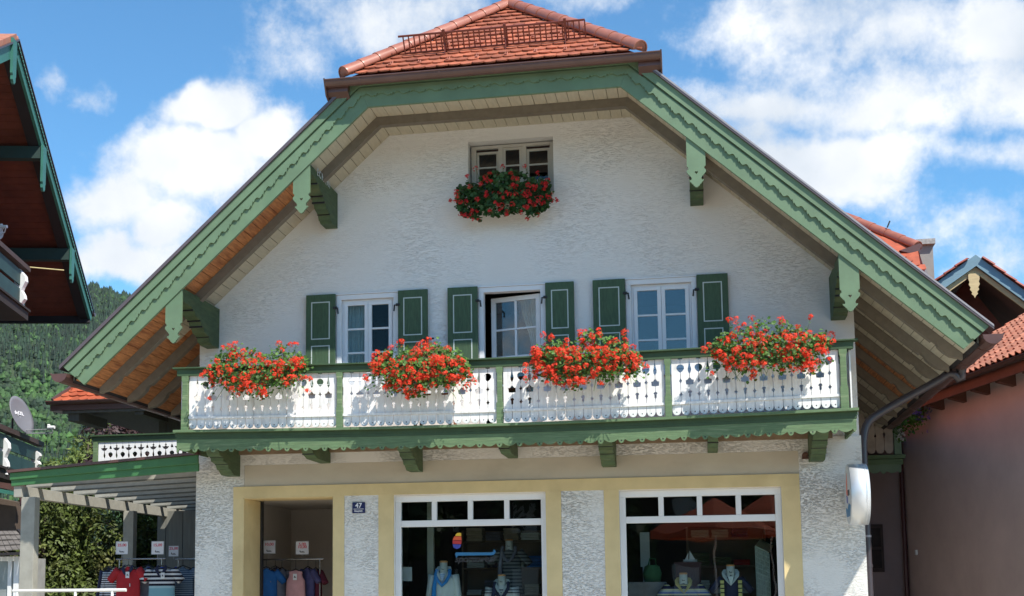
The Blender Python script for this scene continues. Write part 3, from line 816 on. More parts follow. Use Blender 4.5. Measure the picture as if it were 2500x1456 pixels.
# ------------------------------------------------------------------ balcony
BX0, BX1, BY = -7.44, 2.06, -1.20
Z_SLAB, Z_RAIL = 3.93, 4.87
def sag(x):                                                    # the long timber hangs a few millimetres in the middle
    t = (x - BX0) / (BX1 - BX0); return -.055 * math.sin(math.pi * min(max(t, 0), 1))
def strip(mb, x0, x1, y0, y1, z0, z1, n=24):
    for i in range(n):
        a = x0 + (x1 - x0) * i / n; b = x0 + (x1 - x0) * (i + 1) / n
        v = [(x, y, z + sag(x)) for x in (a, b) for y in (y0, y1) for z in (z0, z1)]
        f = [(0, 4, 5, 1), (2, 3, 7, 6), (0, 2, 6, 4), (1, 5, 7, 3)]
        if i == 0: f.append((0, 1, 3, 2))
        if i == n - 1: f.append((4, 6, 7, 5))
        mb.add(v, f)
def shapes(kind):
    """cut-outs centred on a board joint: list of half outlines (dx, z) from bottom to top"""
    if kind == 'drop':
        return [[(0, .235), (.012, .250), (.012, .295), (.022, .300), (.015, .325), (0, .330)],
                [(0, .405), (.038, .410), (.042, .470), (.022, .475), (.008, .500), (0, .505)],
                [(0, .555), (.016, .590), (.019, .62), (.010, .67), (0, .735)],
                [(0, .79), (.010, .805), (.022, .815), (.010, .828), (0, .850)]]
    return [[(0, .245), (.009, .262), (.020, .275), (.009, .290), (0, .312)],
            [(0, .430), (.009, .450), (.020, .462), (.009, .475), (0, .500)],
            [(0, .575), (.026, .600), (.040, .632), (.038, .660), (.020, .685), (0, .690)],
            [(0, .755), (.024, .757), (.024, .770), (.018, .785), (.016, .805), (0, .822)]]
def fret_boards(mb, x0, x1, y, zb, zt, flip=0, pitch=.125, sagf=sag, scale=1.0, th=.022):
    n = max(2, int(round((x1 - x0) / pitch))); p = (x1 - x0) / n; g = .0035
    for i in range(n):
        a, b = x0 + i * p, x0 + (i + 1) * p; s = sagf((a + b) / 2)
        right = []; left = []
        for q, edge, sgn in ((0, a, 1), (1, b, -1)):
            pts = []
            if (q == 0 and i > 0) or (q == 1 and i < n - 1):
                for sh in shapes('drop' if (i + q + flip) % 2 else 'bell'):
                    for dx, z in sh:
                        z *= scale
                        if zb + z < zt - .01: pts.append((edge + sgn * max(dx * 1.3, g), zb + z))
            pts = [(edge + sgn * g, zb + .05)] + pts + [(edge + sgn * g, zt)]
            (right if q else left).append(pts)
        L, Rr = left[0], right[0]
        c = (a + b) / 2; r = p * .43
        lobe = [(c + r * math.cos(t), zb + .045 + r * math.sin(t) * .95) for t in [math.pi + math.pi * k / 8 for k in range(9)]]
        poly = lobe + Rr + L[::-1]
        mb.prism([(X, y, Z + s) for X, Z in poly], (0, th, 0))
def scallop_fascia(mb, x0, x1, y, ztop, h, per, sagf, th=.03):
    n = int(round((x1 - x0) / per)); per = (x1 - x0) / n
    pts = []
    for i in range(n):
        for k in range(12):
            f = k / 12; x = x0 + (i + f) * per
            if f < .10 or f > .90:
                z = ztop - h + .010 - .022 * math.sqrt(max(0, 1 - (min(f, 1 - f) / .10) ** 2))
            else:
                z = ztop - h + .055 - .052 * math.sin(math.pi * (f - .1) / .8)
            pts.append((x, y, z + sagf(x)))
    pts.append((x1, y, ztop - h + .03 + sagf(x1)))
    m_ = 24
    top = [(x1 + (x0 - x1) * i / m_, y, ztop + sagf(x1 + (x0 - x1) * i / m_)) for i in range(m_ + 1)]
    mb.prism(pts + top, (0, th, 0))
    return [(x0 + i * per, y, ztop - h + .024 + sagf(x0 + i * per)) for i in range(1, n)]

def balcony():
    bal = MB()
    strip(bal, BX0 - .0, BX1 + .0, BY + .01, -.03, Z_SLAB - .075, Z_SLAB - .02)
    fl = bal.build('balcony_floor', mat('balcony_planks', (.22, .12, .07), .8, .2, 4, (8, 1, 1)), house)
    mb = MB(); strip(mb, BX0 - .03, BX1 + .03, BY - .095, BY + .15, Z_SLAB - .018, Z_SLAB + .018)
    sub(mb, 'edge_board', M_GREENW, fl); mb = MB()
    strip(mb, BX0 - .02, BX1 + .02, BY - .030, BY - .001, Z_SLAB - .075, Z_SLAB - .019)
    strip(mb, BX0 - .01, BX1 + .01, BY - .024, BY + .0, Z_SLAB - .115, Z_SLAB - .076)
    sub(mb, 'edge_moulding', M_DGREEN, fl)  # dark green also puts the lip's shade into the colour
    mb = MB(); dots = scallop_fascia(mb, BX0, BX1, BY - .018, Z_SLAB - .116, .178, .278, sag)
    for yy0 in (BX0, BX1 - .03):
        mb.prism([(yy0, BY + .015, Z_SLAB - .12), (yy0, -.03, Z_SLAB - .12), (yy0, -.03, Z_SLAB - .26), (yy0, BY + .015, Z_SLAB - .26)], (.03, 0, 0))
    fa = mb.build('balcony_fascia', M_GREENW, house)
    for x, y, z in dots:
        mb = MB(); mb.tube([(x, y - .001, z), (x, y + .01, z)], .010, 10); sub(mb, 'drilled_hole', M_BLACK, fa)
    # ledger behind the fascia
    mb = MB(); mb.bx(BX0 + .2, BX1 - .2, -.09, -.025, Z_SLAB - .24, Z_SLAB - .08); mb.build('ledger_beam', mat('ledger_wood', (.22, .16, .10), .8, .2, 5), house)
    # rail
    mb = MB(); strip(mb, BX0 - .06, BX1 + .06, BY - .09, BY + .06, Z_RAIL - .022, Z_RAIL)
    strip(mb, BX0 + .0, BX1 - .0, BY - .05, BY + .03, Z_RAIL - .125, Z_RAIL - .023)
    for x in (BX0 + .02, BX1 - .06): mb.bx(x - .04, x + .08, BY + .061, -.001, Z_RAIL - .022, Z_RAIL - .001); mb.bx(x, x + .04, BY + .031, -.001, Z_RAIL - .125, Z_RAIL - .023)
    mb.build('handrail', M_DGREEN, house, bevel=.003)
    posts = [W(452, 980, BY - .03).x, W(829, 970, BY - .03).x, W(1220, 960, BY - .03).x, W(1631, 950, BY - .03).x, W(2060, 930, BY - .03).x]
    wd = [.105, .092, .092, .092, .105]
    for x, w in zip(posts, wd):
        s = sag(x)
        mb = MB(); prof = [(w / 2, Z_SLAB + .018), (w / 2, Z_SLAB + .30), (w / 2 - .012, Z_SLAB + .33), (w / 2 - .012, Z_RAIL - .22), (w / 2, Z_RAIL - .18), (w / 2, Z_RAIL - .126)]
        mb.prism([(x + a, BY - .055, z + s) for a, z in prof] + [(x - a, BY - .055, z + s) for a, z in prof[::-1]], (0, .075, 0))
        mb.build('post', M_GREENW, house, bevel=.004)
    for i in range(4):
        x0 = posts[i] + wd[i] / 2 + .002; x1 = posts[i + 1] - wd[i + 1] / 2 - .002
        mb = MB(); fret_boards(mb, x0, x1, BY - .012, Z_SLAB + .045 - .0, Z_RAIL - .10, flip=i % 2)
        p = mb.build('fretwork_panel', M_WHITEW, house)
        mb = MB()
        n = 6
        for k in range(n):
            a = x0 + (x1 - x0) * k / n; b = x0 + (x1 - x0) * (k + 1) / n
            za, zb_ = sag(a), sag(b); z = Z_SLAB + .185
            mb.add([(x, y, zz + (za if x == a else zb_)) for x in (a, b) for y in (BY - .034, BY - .0125) for zz in (z, z + .035)], [(0, 1, 3, 2), (4, 6, 7, 5), (0, 4, 5, 1), (2, 3, 7, 6), (0, 2, 6, 4), (1, 5, 7, 3)])
        sub(mb, 'lower_batten', M_WHITEW, p)
        nn = max(2, int(round((x1 - x0) / .125))); pp = (x1 - x0) / nn
        mb = MB()
        for k in range(nn):
            c = x0 + (k + .5) * pp; mb.tube([(c, BY - .0135, Z_SLAB + .082 + sag(c)), (c, BY - .0, Z_SLAB + .082 + sag(c))], .0085, 8)
        sub(mb, 'drilled_hole', M_BLACK, p)
    # side panels
    for x, sg in ((BX0 + .03, -1), (BX1 - .05, 1)):
        mb = MB(); n = 8; p = 1.1 / n
        for k in range(n):
            y0 = BY + .06 + k * p
            mb.bx(x, x + .02, y0 + .002, y0 + p - .004, Z_SLAB + .03, Z_RAIL - .126)
        mb.build('side_panel', M_WHITEW, house)
    # brackets
    def bracket(x, w, big=True):
        zt = Z_SLAB - .08 + sag(x)
        if big: prof = [(0, 3.36), (-.30, 3.36), (-.36, 3.385), (-.42, 3.42), (-.50, 3.43), (-.56, 3.50), (-.74, 3.53), (-.76, 3.585), (-.88, 3.60), (-.96, 3.66), (-1.05, 3.70), (-1.13, 3.78), (-1.13, zt), (0, zt)]
        else: prof = [(0, 3.53), (-.70, 3.53), (-.90, 3.58), (-1.0, 3.66), (-1.13, 3.75), (-1.13, zt), (0, zt)]
        mb = MB(); mb.prism([(x - w / 2, a, b) for a, b in prof], (w, 0, 0))
        p = mb.build('balcony_bracket', M_BRACK, house, bevel=.006)
        mb = MB()
        for (a, b) in ((-.56, 3.505), (-.76, 3.59)) if big else ((-.9, 3.585),):
            mb.bx(x - w / 2 - .003, x + w / 2 + .003, a - .01, a + .002, b - .012, b + .004)
        sub(mb, 'carved_groove', M_BLACK, p)
    for px, w, big in ((588, .20, 1), (808, .17, 0), (1033, .19, 1), (1265, .15, 0), (1505, .20, 1), (1752, .14, 0), (2010, .20, 1)):
        q = W(px, 1110, 0.0)
        x = q.x - w / 2
        if px == 2010: x = W(1973, 1110, 0).x + w / 2
        bracket(x, w, big)
balcony()

# ------------------------------------------------------------------ windows
def panes(x0, x1, z0, z1, y, mullions, bars, parent, frame_w=.05, sash_w=.045, glass=G_UP, fy=.055, bar=.022, namep='window', tilt=0.0):
    """frame mesh (part) > sash, pane (sub-parts)"""
    mb = MB(); fw = frame_w
    mb.bx(x0, x1, y, y + fy, z1 - fw, z1); mb.bx(x0, x1, y, y + fy, z0, z0 + fw)
    mb.bx(x0, x0 + fw, y, y + fy, z0 + fw, z1 - fw); mb.bx(x1 - fw, x1, y, y + fy, z0 + fw, z1 - fw)
    w = mb.build(namep, M_FRAME, parent, bevel=.004)
    n = mullions + 1; iw = (x1 - x0 - 2 * fw) / n
    for i in range(n):
        a = x0 + fw + i * iw + .002; b = a + iw - .004
        s = sash_w; yy = y - .012; zz0, zz1 = z0 + fw + .002, z1 - fw - .002
        mb = MB(); mb.bx(a, b, yy, yy + .045, zz1 - s, zz1); mb.bx(a, b, yy, yy + .045, zz0, zz0 + s); mb.bx(a, a + s, yy, yy + .045, zz0 + s, zz1 - s); mb.bx(b - s, b, yy, yy + .045, zz0 + s, zz1 - s)
        for t in bars:
            zb = zz0 + (zz1 - zz0) * t; mb.bx(a + s, b - s, yy + .006, yy + .036, zb - bar / 2, zb + bar / 2)
        sub(mb, 'sash', M_FRAME, w, bevel=.003)
        mb = MB(); mb.bx(a + s - .003, b - s + .003, yy + .02, yy + .026, zz0 + s - .003, zz1 - s + .003)
        sub(mb, 'pane', glass, w)
    return w

def shutter(x0, x1, z0, z1, y, parent, hinge_side, latch=False):
    mb = MB(); mb.bx(x0, x1, y, y + .035, z0, z1)
    s = mb.build('shutter', M_SHUT, parent, bevel=.004)
    w = x1 - x0
    zs = [(z0 + .10, z0 + .60), (z0 + .66 if z1 - z0 < 1.6 else z0 + .9, z1 - .115)]
    zm = z1 - .115 - .585
    segs = [(zm, z1 - .115), (max(z0 + .1, zm - .11 - .62), zm - .095)]
    for a, b in segs:
        mb = MB(); i = .085; t = .016
        xa, xb = x0 + i, x1 - i
        for q in ((xa, xb, b - t, b), (xa, xb, a, a + t), (xa, xa + t, a + t, b - t), (xb - t, xb, a + t, b - t)):
            mb.bx(q[0], q[1], y - .004, y + .001, q[2], q[3])
        sub(mb, 'painted_line', mat('grey_white_line_paint', (.50, .56, .52), .6, .06, 10), s)
    mb = MB()
    xh = x1 if hinge_side > 0 else x0
    zc = z1 - .25
    mb.tube([(xh - hinge_side * .02, y - .012, zc + .03), (xh + hinge_side * .045, y - .03, zc + .02), (xh + hinge_side * .055, y - .028, zc - .07)], .013, 8)
    mb.bx(xh - .03, xh + .03, y - .014, y - .001, zc + .01, zc + .05)
    sub(mb, 'hinge', M_BLACK, s)
    if latch:
        mb = MB(); c = (x1 if latch > 0 else x0); zc = z1 - .77
        mb.tube([(c - latch * .06, y - .02, zc), (c + latch * .10, y - .02, zc + .004)], .012, 8); sub(mb, 'latch', M_BLACK, s)
    return s

def upper_windows():
    y = .035
    for k, (x0, x1) in enumerate(((-5.37, -4.40), (-3.16, -2.155), (-.968, .051))):
        z0 = 4.72 if k != 1 else 4.0
        # painted casing ring flush with the wall
        mb = MB(); c = .075
        mb.bx(x0, x0 + c, -.012, .12, z0, 6.12 - c); mb.bx(x1 - c, x1, -.012, .12, z0, 6.12 - c); mb.bx(x0, x1, -.012, .12, 6.12 - c, 6.118); mb.bx(x0 - .01, x1 + .01, -.03, -.0005, 6.12, 6.142)
        if k != 1: mb.bx(x0 - .03, x1 + .03, -.06, .12, z0 - .04, z0 + .03)
        mb.build('window_casing', M_FRAME, house, bevel=.003)
        if k != 1:
            panes(x0 + c + .001, x1 - c - .001, z0 + .03, 6.12 - c - .001, .045, 1, (.355, .655), house, frame_w=.03, sash_w=.055, bar=.028, glass=G_DIM if k == 0 else G_UP)
        else:
            # balcony door: right-hand leaf pulled inwards
            mb = MB(); hx, hy = x1 - c - .02, .10; ang = R_(15); wl = .80
            ux = Vector((-math.cos(ang), math.sin(ang), 0)); un = Vector((math.sin(ang), math.cos(ang), 0)) * .045
            P0 = Vector((hx, hy, 0))
            def q(u0, u1, z0_, z1_, mbb, ins=0.0, th=None):
                a = P0 + ux * u0 + un * ins; b = P0 + ux * u1 + un * ins
                mbb.hexa([a + Vector((0, 0, z0_)), b + Vector((0, 0, z0_)), b + Vector((0, 0, z1_)), a + Vector((0, 0, z1_))], un * (th or 1.0))
            zt = 6.12 - c - .03; zb = 4.05; s = .07
            q(0, wl, zt - s, zt, mb); q(0, wl, zb, zb + .1, mb); q(0, s, zb + .1, zt - s, mb); q(wl - s, wl, zb + .1, zt - s, mb)
            q(wl * .5 - .018, wl * .5 + .018, zb + .1, zt - s, mb, .1, .7)
            for zz in (zt - .50, zt - .92, zt - 1.35): q(s, wl - s, zz - .014, zz + .014, mb, .15, .6)
            d = mb.build('open_door_leaf', M_FRAME, house, bevel=.003)
            mb = MB(); q(s - .003, wl - s + .003, zb + .1, zt - s, mb, .45, .12); sub(mb, 'pane', G_UP, d)
    # curtains
    def curtain(x0, x1, z0, z1, y, name, taper=0.0, mt=None):
        mb = MB(); n = 40; m_ = 10; vs = []
        for j in range(m_ + 1):
            t = j / m_; z = z1 - (z1 - z0) * t
            for i in range(n + 1):
                f = i / n; w = 1 - taper * math.sin(math.pi * min(1, t * 1.1)) ** 2
                x = x1 - (x1 - x0) * (1 - f) * w
                vs.append((x, y + .018 * math.sin(f * 46 + 2 * math.sin(t * 2)) + .01 * math.sin(f * 17), z))
        fs = [(j * (n + 1) + i, j * (n + 1) + i + 1, (j + 1) * (n + 1) + i + 1, (j + 1) * (n + 1) + i) for j in range(m_) for i in range(n)]
        mb.add(vs, fs, True); return mb.build(name, mt, house, fixn=False)
    M_CUR = mat('net_curtain', (.42, .50, .50), .9, .1, 8, trans=.3)
    curtain(-5.30, -4.90, 4.75, 6.1, .16, 'curtain', 0, M_CUR)
    curtain(-2.62, -2.28, 4.3, 6.05, .62, 'curtain', .5, mat('pale_curtain', (.7, .72, .68), .9, .08, 8, trans=.3))
    # shutters, 45 mm proud of the wall
    zt = 6.13; zb = 4.62
    ys = -.075
    for x0, x1, hs, la in ((-5.842, -5.376, 1, -0), (-4.392, -3.932, -1, 1), (-3.626, -3.168, 1, 0), (-2.148, -1.724, -1, 0), (-1.447, -.974, 1, 0), (.057, .500, -1, 0)):
        shutter(x0, x1, zb, zt, ys, house, hs, la)
    # attic window in its reveal
    y = .17
    mb = MB(); mb.bx(-3.299, -2.001, .02, .17, 7.50, 7.56); mb.build('attic_sill', M_BEIGE, house)
    mb = MB(); mb.bx(-3.28, -3.205, y, y + .06, 7.56, 8.38); mb.bx(-2.07, -2.005, y, y + .06, 7.56, 8.38); mb.bx(-3.205, -2.07, y, y + .06, 8.335, 8.38)
    mb.bx(-2.86, -2.79, y, y + .06, 7.56, 8.335); mb.bx(-2.50, -2.43, y, y + .06, 7.56, 8.335)
    M_ATT = mat('shade_darkened_window_paint', (.50, .47, .41), .6, .05, 5); wv = mb.build('attic_window', M_ATT, house, bevel=.003)  # frame paint darkened to carry the shade under the roof
    for a, b, tilt in ((-3.203, -2.862, .07), (-2.788, -2.502, 0), (-2.428, -2.072, .07)):
        mb = MB(); s = .036; yy = y + .012 + (tilt > 0) * .03; z0, z1 = 7.60, 8.333 - (.035 if tilt else .0)
        mb.bx(a, b, yy, yy + .04, z1 - s, z1); mb.bx(a, a + s, yy, yy + .04, z0, z1 - s); mb.bx(b - s, b, yy, yy + .04, z0, z1 - s)
        for zb_ in (z0 + .20, z0 + .45): mb.bx(a + s, b - s, yy + .005, yy + .03, zb_ - .012, zb_ + .012)
        sub(mb, 'sash', M_ATT, wv)
        mb = MB(); mb.bx(a + s - .002, b - s + .002, yy + .018, yy + .022, z0, z1 - s + .002); sub(mb, 'pane', glass_mat('attic_glass', .01), wv)
upper_windows()

def shop_windows():
    for x0, x1 in ((-4.48, -2.2), (-1.137, 1.14)):
        zt = 3.02; y = .09; f = .085
        mb = MB()
        mb.bx(x0 + .001, x1 - .001, y, y + .09, zt - .095, zt - .001); mb.bx(x0 + .001, x1 - .001, y, y + .09, .601, .70)
        mb.bx(x0 + .001, x0 + f, y, y + .09, .70, zt - .095); mb.bx(x1 - f, x1 - .001, y, y + .09, .70, zt - .095)
        ztr = zt - .375
        mb.bx(x0 + f, x1 - f, y + .002, y + .088, ztr - .095, ztr)
        iw = (x1 - x0 - 2 * f + .075) / 4
        for i in range(1, 4):
            xm = x0 + f + i * iw - .075; mb.bx(xm, xm + .075, y + .004, y + .086, ztr, zt - .095)
        w = mb.build('shop_window', M_FRAME, house, bevel=.006)
        mb = MB(); mb.bx(x0 + f - .005, x1 - f + .005, y + .045, y + .053, ztr, zt - .09); mb.bx(x0 + f - .005, x1 - f + .005, y + .045, y + .053, .69, ztr - .09)
        sub(mb, 'pane', G_SHOP, w)
        if x0 < -4:
            # window lettering and coloured sail on the glass
            yy = y + .043
            dk = mat('dark_vinyl', (.03, .03, .035), .5, .1, 5)
            text('sportswear', .135, Vector((W(1160, 1364, yy).x, yy, W(1160, 1372, yy).z)), dk, 'window_lettering', part=w, shear=.3, bold=.002, ext=.0005)
            def pxpoly(pts, mt, nm):
                m2 = MB(); m2.prism([W(a, b, yy) for a, b in pts], (0, .001, 0)); sub(m2, nm, mt, w)
            pxpoly([(1111, 1353), (1113, 1349), (1200, 1349), (1206, 1346), (1203, 1343), (1207, 1342), (1211, 1347), (1206, 1355), (1199, 1356), (1118, 1357), (1114, 1363)], mat('blue_vinyl', (.02, .15, .32), .5, .1, 5), 'blue_wave')
            pxpoly([(1112, 1306), (1116, 1302), (1122, 1301), (1126, 1302), (1126, 1309), (1112, 1309)], mat('yellow_vinyl', (.75, .48, .03), .5, .1, 5), 'sail_band')
            pxpoly([(1109, 1310), (1126, 1310), (1127, 1319), (1105, 1319)], mat('orange_vinyl', (.70, .10, .03), .5, .1, 5), 'sail_band')
            pxpoly([(1105, 1320), (1127, 1320), (1126, 1329), (1105, 1328)], mat('red_vinyl', (.50, .03, .03), .5, .1, 5), 'sail_band')
            pxpoly([(1105, 1329), (1126, 1330), (1123, 1338), (1115, 1341), (1107, 1337)], mat('navy_vinyl', (.04, .06, .35), .5, .1, 5), 'sail_band')
shop_windows()
# ================================================================== flower boxes
def frame_of(n):
    n = n.normalized(); a = n.orthogonal().normalized(); return a, n.cross(a)
def leaf(mb, c, n, r, rnd, lobes=5):
    a, b = frame_of(n); rot = rnd.uniform(0, 6.28); k = 2 * lobes
    ring = []
    for i in range(k):
        t = rot + 2 * math.pi * i / k; rr = r * (1.0 if i % 2 == 0 else .78)
        ring.append(c + a * (math.cos(t) * rr) + b * (math.sin(t) * rr) + n * (r * .16))
    mb.add([c] + ring, [(0, 1 + i, 1 + (i + 1) % k) for i in range(k)])
def head(mb, c, r, rnd, nf=13, up=Vector((0, -.45, .5))):
    for i in range(nf):
        d = (Vector((rnd.gauss(0, 1), rnd.gauss(0, 1), rnd.gauss(0, 1))).normalized() + up * .7).normalized()
        p = c + d * r * rnd.uniform(.72, 1.05); a, b = frame_of((d + Vector((rnd.gauss(0, .3), rnd.gauss(0, .3), rnd.gauss(0, .3)))).normalized())
        pr = rnd.uniform(.013, .020); t0 = rnd.uniform(0, 6.28)
        for q in range(5):
            t = t0 + q * 1.2566; w = .42
            mb.add([p, p + (a * math.cos(t - w) + b * math.sin(t - w)) * pr * .8, p + (a * math.cos(t) + b * math.sin(t)) * pr + d * .003, p + (a * math.cos(t + w) + b * math.sin(t + w)) * pr * .8], [(0, 1, 2, 3)])

def flower_box(cx, cy, cz, hw, label, seed, heads=135, leaves=900, attic=False, group=None):
    rnd = random.Random(seed)
    t = thing('geranium_box', label, 'flower box', (cx, cy, cz - .2), group)
    mb = MB()
    bw = hw * (.80 if attic else .70)
    by = 0 if attic else .05
    mb.prism([(cx - bw, cy - .12 + by, cz + .04), (cx + bw, cy - .12 + by, cz + .04), (cx + bw - .02, cy - .11 + by, cz - .15), (cx - bw + .02, cy - .11 + by, cz - .15)], (0, .20 if not attic else .18, 0))
    mb.build('planter', M_BOX, t, bevel=.008)
    L, P, S = MB(), MB(), MB()
    def pos(kind):
        u = rnd.uniform(-1, 1)
        if attic:
            env = math.sqrt(max(0, 1 - abs(u) ** 2.2))
            z = cz + (.10 + .13 * env) - rnd.uniform(0, 1) ** .9 * (.24 + .42 * env) + (.05 if abs(u) < .5 else -.05)
            y = cy - .05 - rnd.uniform(0, .16)
            x = cx + u * hw
            if kind == 'h': y -= .06; z -= .05
        else:
            env = math.sqrt(max(0, 1 - abs(u) ** 2.6))
            wv = .05 * math.sin(u * 5 + seed) + .04 * math.sin(u * 11 + seed * 2); z = cz + .07 + wv + rnd.gauss(0, .035) + env * rnd.uniform(-.38, .28); y = cy - .04 - .27 * env * math.sqrt(max(0.03, 1 - ((z - cz) / .45) ** 2)) * rnd.uniform(.3, 1.1)
            x = cx + u * hw + rnd.gauss(0, .035)
            if z > cz + .15: y = cy + rnd.uniform(-.14, .10)
        return Vector((x, y, z))
    for i in range(leaves):
        p = pos('l'); n = Vector((rnd.gauss(0, .5), -1 + rnd.gauss(0, .5), .75 + rnd.gauss(0, .5)))
        leaf(L, p, n.normalized(), rnd.uniform(.022, .042) if attic else rnd.uniform(.014, .030), rnd)
    hs = []
    k = 0
    while k < heads:
        p = pos('h')
        if not attic and p.z > cz + .2 and rnd.random() < .5: continue
        hs.append(p + Vector((0, -.035, 0))); k += 1
    # stray blooms on long stems above and beside the box
    extra = 9 if not attic else 6
    for i in range(extra):
        u = rnd.uniform(-1, 1)
        if attic: b0 = Vector((cx + u * hw * .8, cy - .05, cz + .05)); p = b0 + Vector((rnd.uniform(-.12, .12), -.05, rnd.uniform(.10, .36)))
        else: b0 = Vector((cx + u * hw * .85, cy, cz + .22)); p = b0 + Vector((rnd.uniform(-.1, .1), -.02, rnd.uniform(.05, .24)))
        hs.append(p); S.tube([b0, b0.lerp(p, .5) + Vector((.01, 0, .01)), p], .003, 4)
        for q in range(5):
            leaf(L, b0.lerp(p, rnd.uniform(.1, .9)) + Vector((rnd.gauss(0, .02), rnd.gauss(0, .02), 0)), Vector((rnd.gauss(0, .5), -.6, 1)).normalized(), .020, rnd)
    for i in range(14):
        s = rnd.choice((-1, 1)); b0 = Vector((cx + s * hw * .85, cy - .08, cz - rnd.uniform(-.05, .2))); p = b0 + Vector((s * rnd.uniform(.06, .24), -.05, rnd.uniform(-.16, .12)))
        S.tube([b0, p], .003, 4); leaf(L, p, Vector((rnd.gauss(0, .5), -1, .6)).normalized(), .022, rnd); leaf(L, b0.lerp(p, .5), Vector((rnd.gauss(0, .5), -1, .6)).normalized(), .022, rnd)
        if i % 2: hs.append(p)
    for p in hs: head(P, p, rnd.uniform(.026, .046) if attic else rnd.uniform(.034, .060), rnd, 13 if attic else 20)
    for i in range(26):
        x = cx + rnd.uniform(-1, 1) * hw * .8; z0 = cz - .02; S.tube([(x, cy - .08, z0), (x + rnd.gauss(0, .05), cy - .16, z0 - .10), (x + rnd.gauss(0, .09), cy - .18, z0 - rnd.uniform(.2, .40))], .0035, 4)
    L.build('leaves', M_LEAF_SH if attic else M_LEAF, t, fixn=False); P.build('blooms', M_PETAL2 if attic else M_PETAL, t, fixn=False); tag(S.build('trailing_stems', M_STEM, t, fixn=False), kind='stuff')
    return t
GG = 'geranium boxes along the balcony rail'
for k, (px, py, hw, hd, lab) in enumerate(((634, 915, 0.71, 120, 'red geraniums spilling from the box nearest the left end of the balcony'),
                                      (1030, 912, 0.67, 150, 'red geranium box in front of the wooden chair between first and second window'),
                                      (1432, 888, 0.71, 185, 'dense red geranium box just left of the balcony middle right post'),
                                      (1878, 860, 0.73, 150, 'tall loose red geranium box nearest the right end of the balcony'))):
    c = W(px, py, -1.38)
    flower_box(c.x, -1.40, c.z, hw, lab, 11 + k, int(hd * .95), 1500, group=GG)
c = W(1232, 470, -.16)
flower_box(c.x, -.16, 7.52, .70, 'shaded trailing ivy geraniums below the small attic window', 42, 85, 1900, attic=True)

# wooden chair and small table on the balcony behind the rail
def chair(x, y, z, rz, label):
    t = thing('garden_chair', label, 'chair', (0, 0, 0))
    w = mat('teak_wood', (.30, .12, .06), .6, .2, 6, (1, 8, 8))
    mb = MB()
    for i in range(7): mb.bx(-.24, .24, .205, .225, .52 + i * .066, .57 + i * .066)
    mb.bx(-.28, -.24, .20, .235, .44, 1.0); mb.bx(.24, .28, .20, .235, .44, 1.0)
    mb.prism([(-.28, .19, .985), (.28, .19, .985), (.28, .19, 1.03), (0, .19, 1.05), (-.28, .19, 1.03)], (0, .045, 0))
    mb.build('backrest', w, t)
    mb = MB()
    for i in range(6): mb.bx(-.26, .26, -.22 + i * .07, -.165 + i * .07, .42, .44)
    mb.build('seat', w, t)
    for sx in (-1, 1):
        for sy in (-1, 1):
            mb = MB(); mb.bx(sx * .25 - .02, sx * .25 + .02, sy * .2 - .02, sy * .2 + .02, 0, .435 if sy > 0 else .62); mb.build('leg', w, t)
        mb = MB(); mb.bx(sx * .27 - .03, sx * .27 + .03, -.24, .19, .62, .64); mb.build('armrest', w, t)
    t.location = (x, y, z); t.rotation_euler = (0, 0, rz); t.scale = (1, 1, 1.10); return t
cp = W(1072, 850, -.55)
chair(cp.x, -.86, Z_SLAB + .02 + sag(cp.x), math.pi, 'brown slatted wooden garden chair on the balcony behind geraniums')

# ================================================================== house number, round sign
t = thing('house_number_plate', 'small blue enamel plate with white 47 between door and left shop window', 'sign', tuple(W(875, 1240, -.04)))
a = W(860, 1227, -.045); b = W(891, 1253, -.045)
mb = MB(); mb.bx(a.x, b.x, -.047, -.0285, b.z, a.z); mb.build('plate', mat('blue_enamel', (.012, .014, .085), .25, .05, 3), t, bevel=.004)
wh = mat('white_enamel', (.75, .75, .78), .3, .03, 3)
cx = (a.x + b.x) / 2; h = a.z - b.z
text('47', h * .62, Vector((cx, -.0495, b.z + h * .50)), wh, 'number', parent=t, bold=.002)
text('Hauptstr.', h * .22, Vector((cx, -.0495, b.z + h * .13)), wh, 'street_name', parent=t, bold=.001)
mb = MB(); mb.bx(a.x + .02, b.x - .02, -.0495, -.0472, b.z + h * .36, b.z + h * .40); mb.build('rule', wh, t)

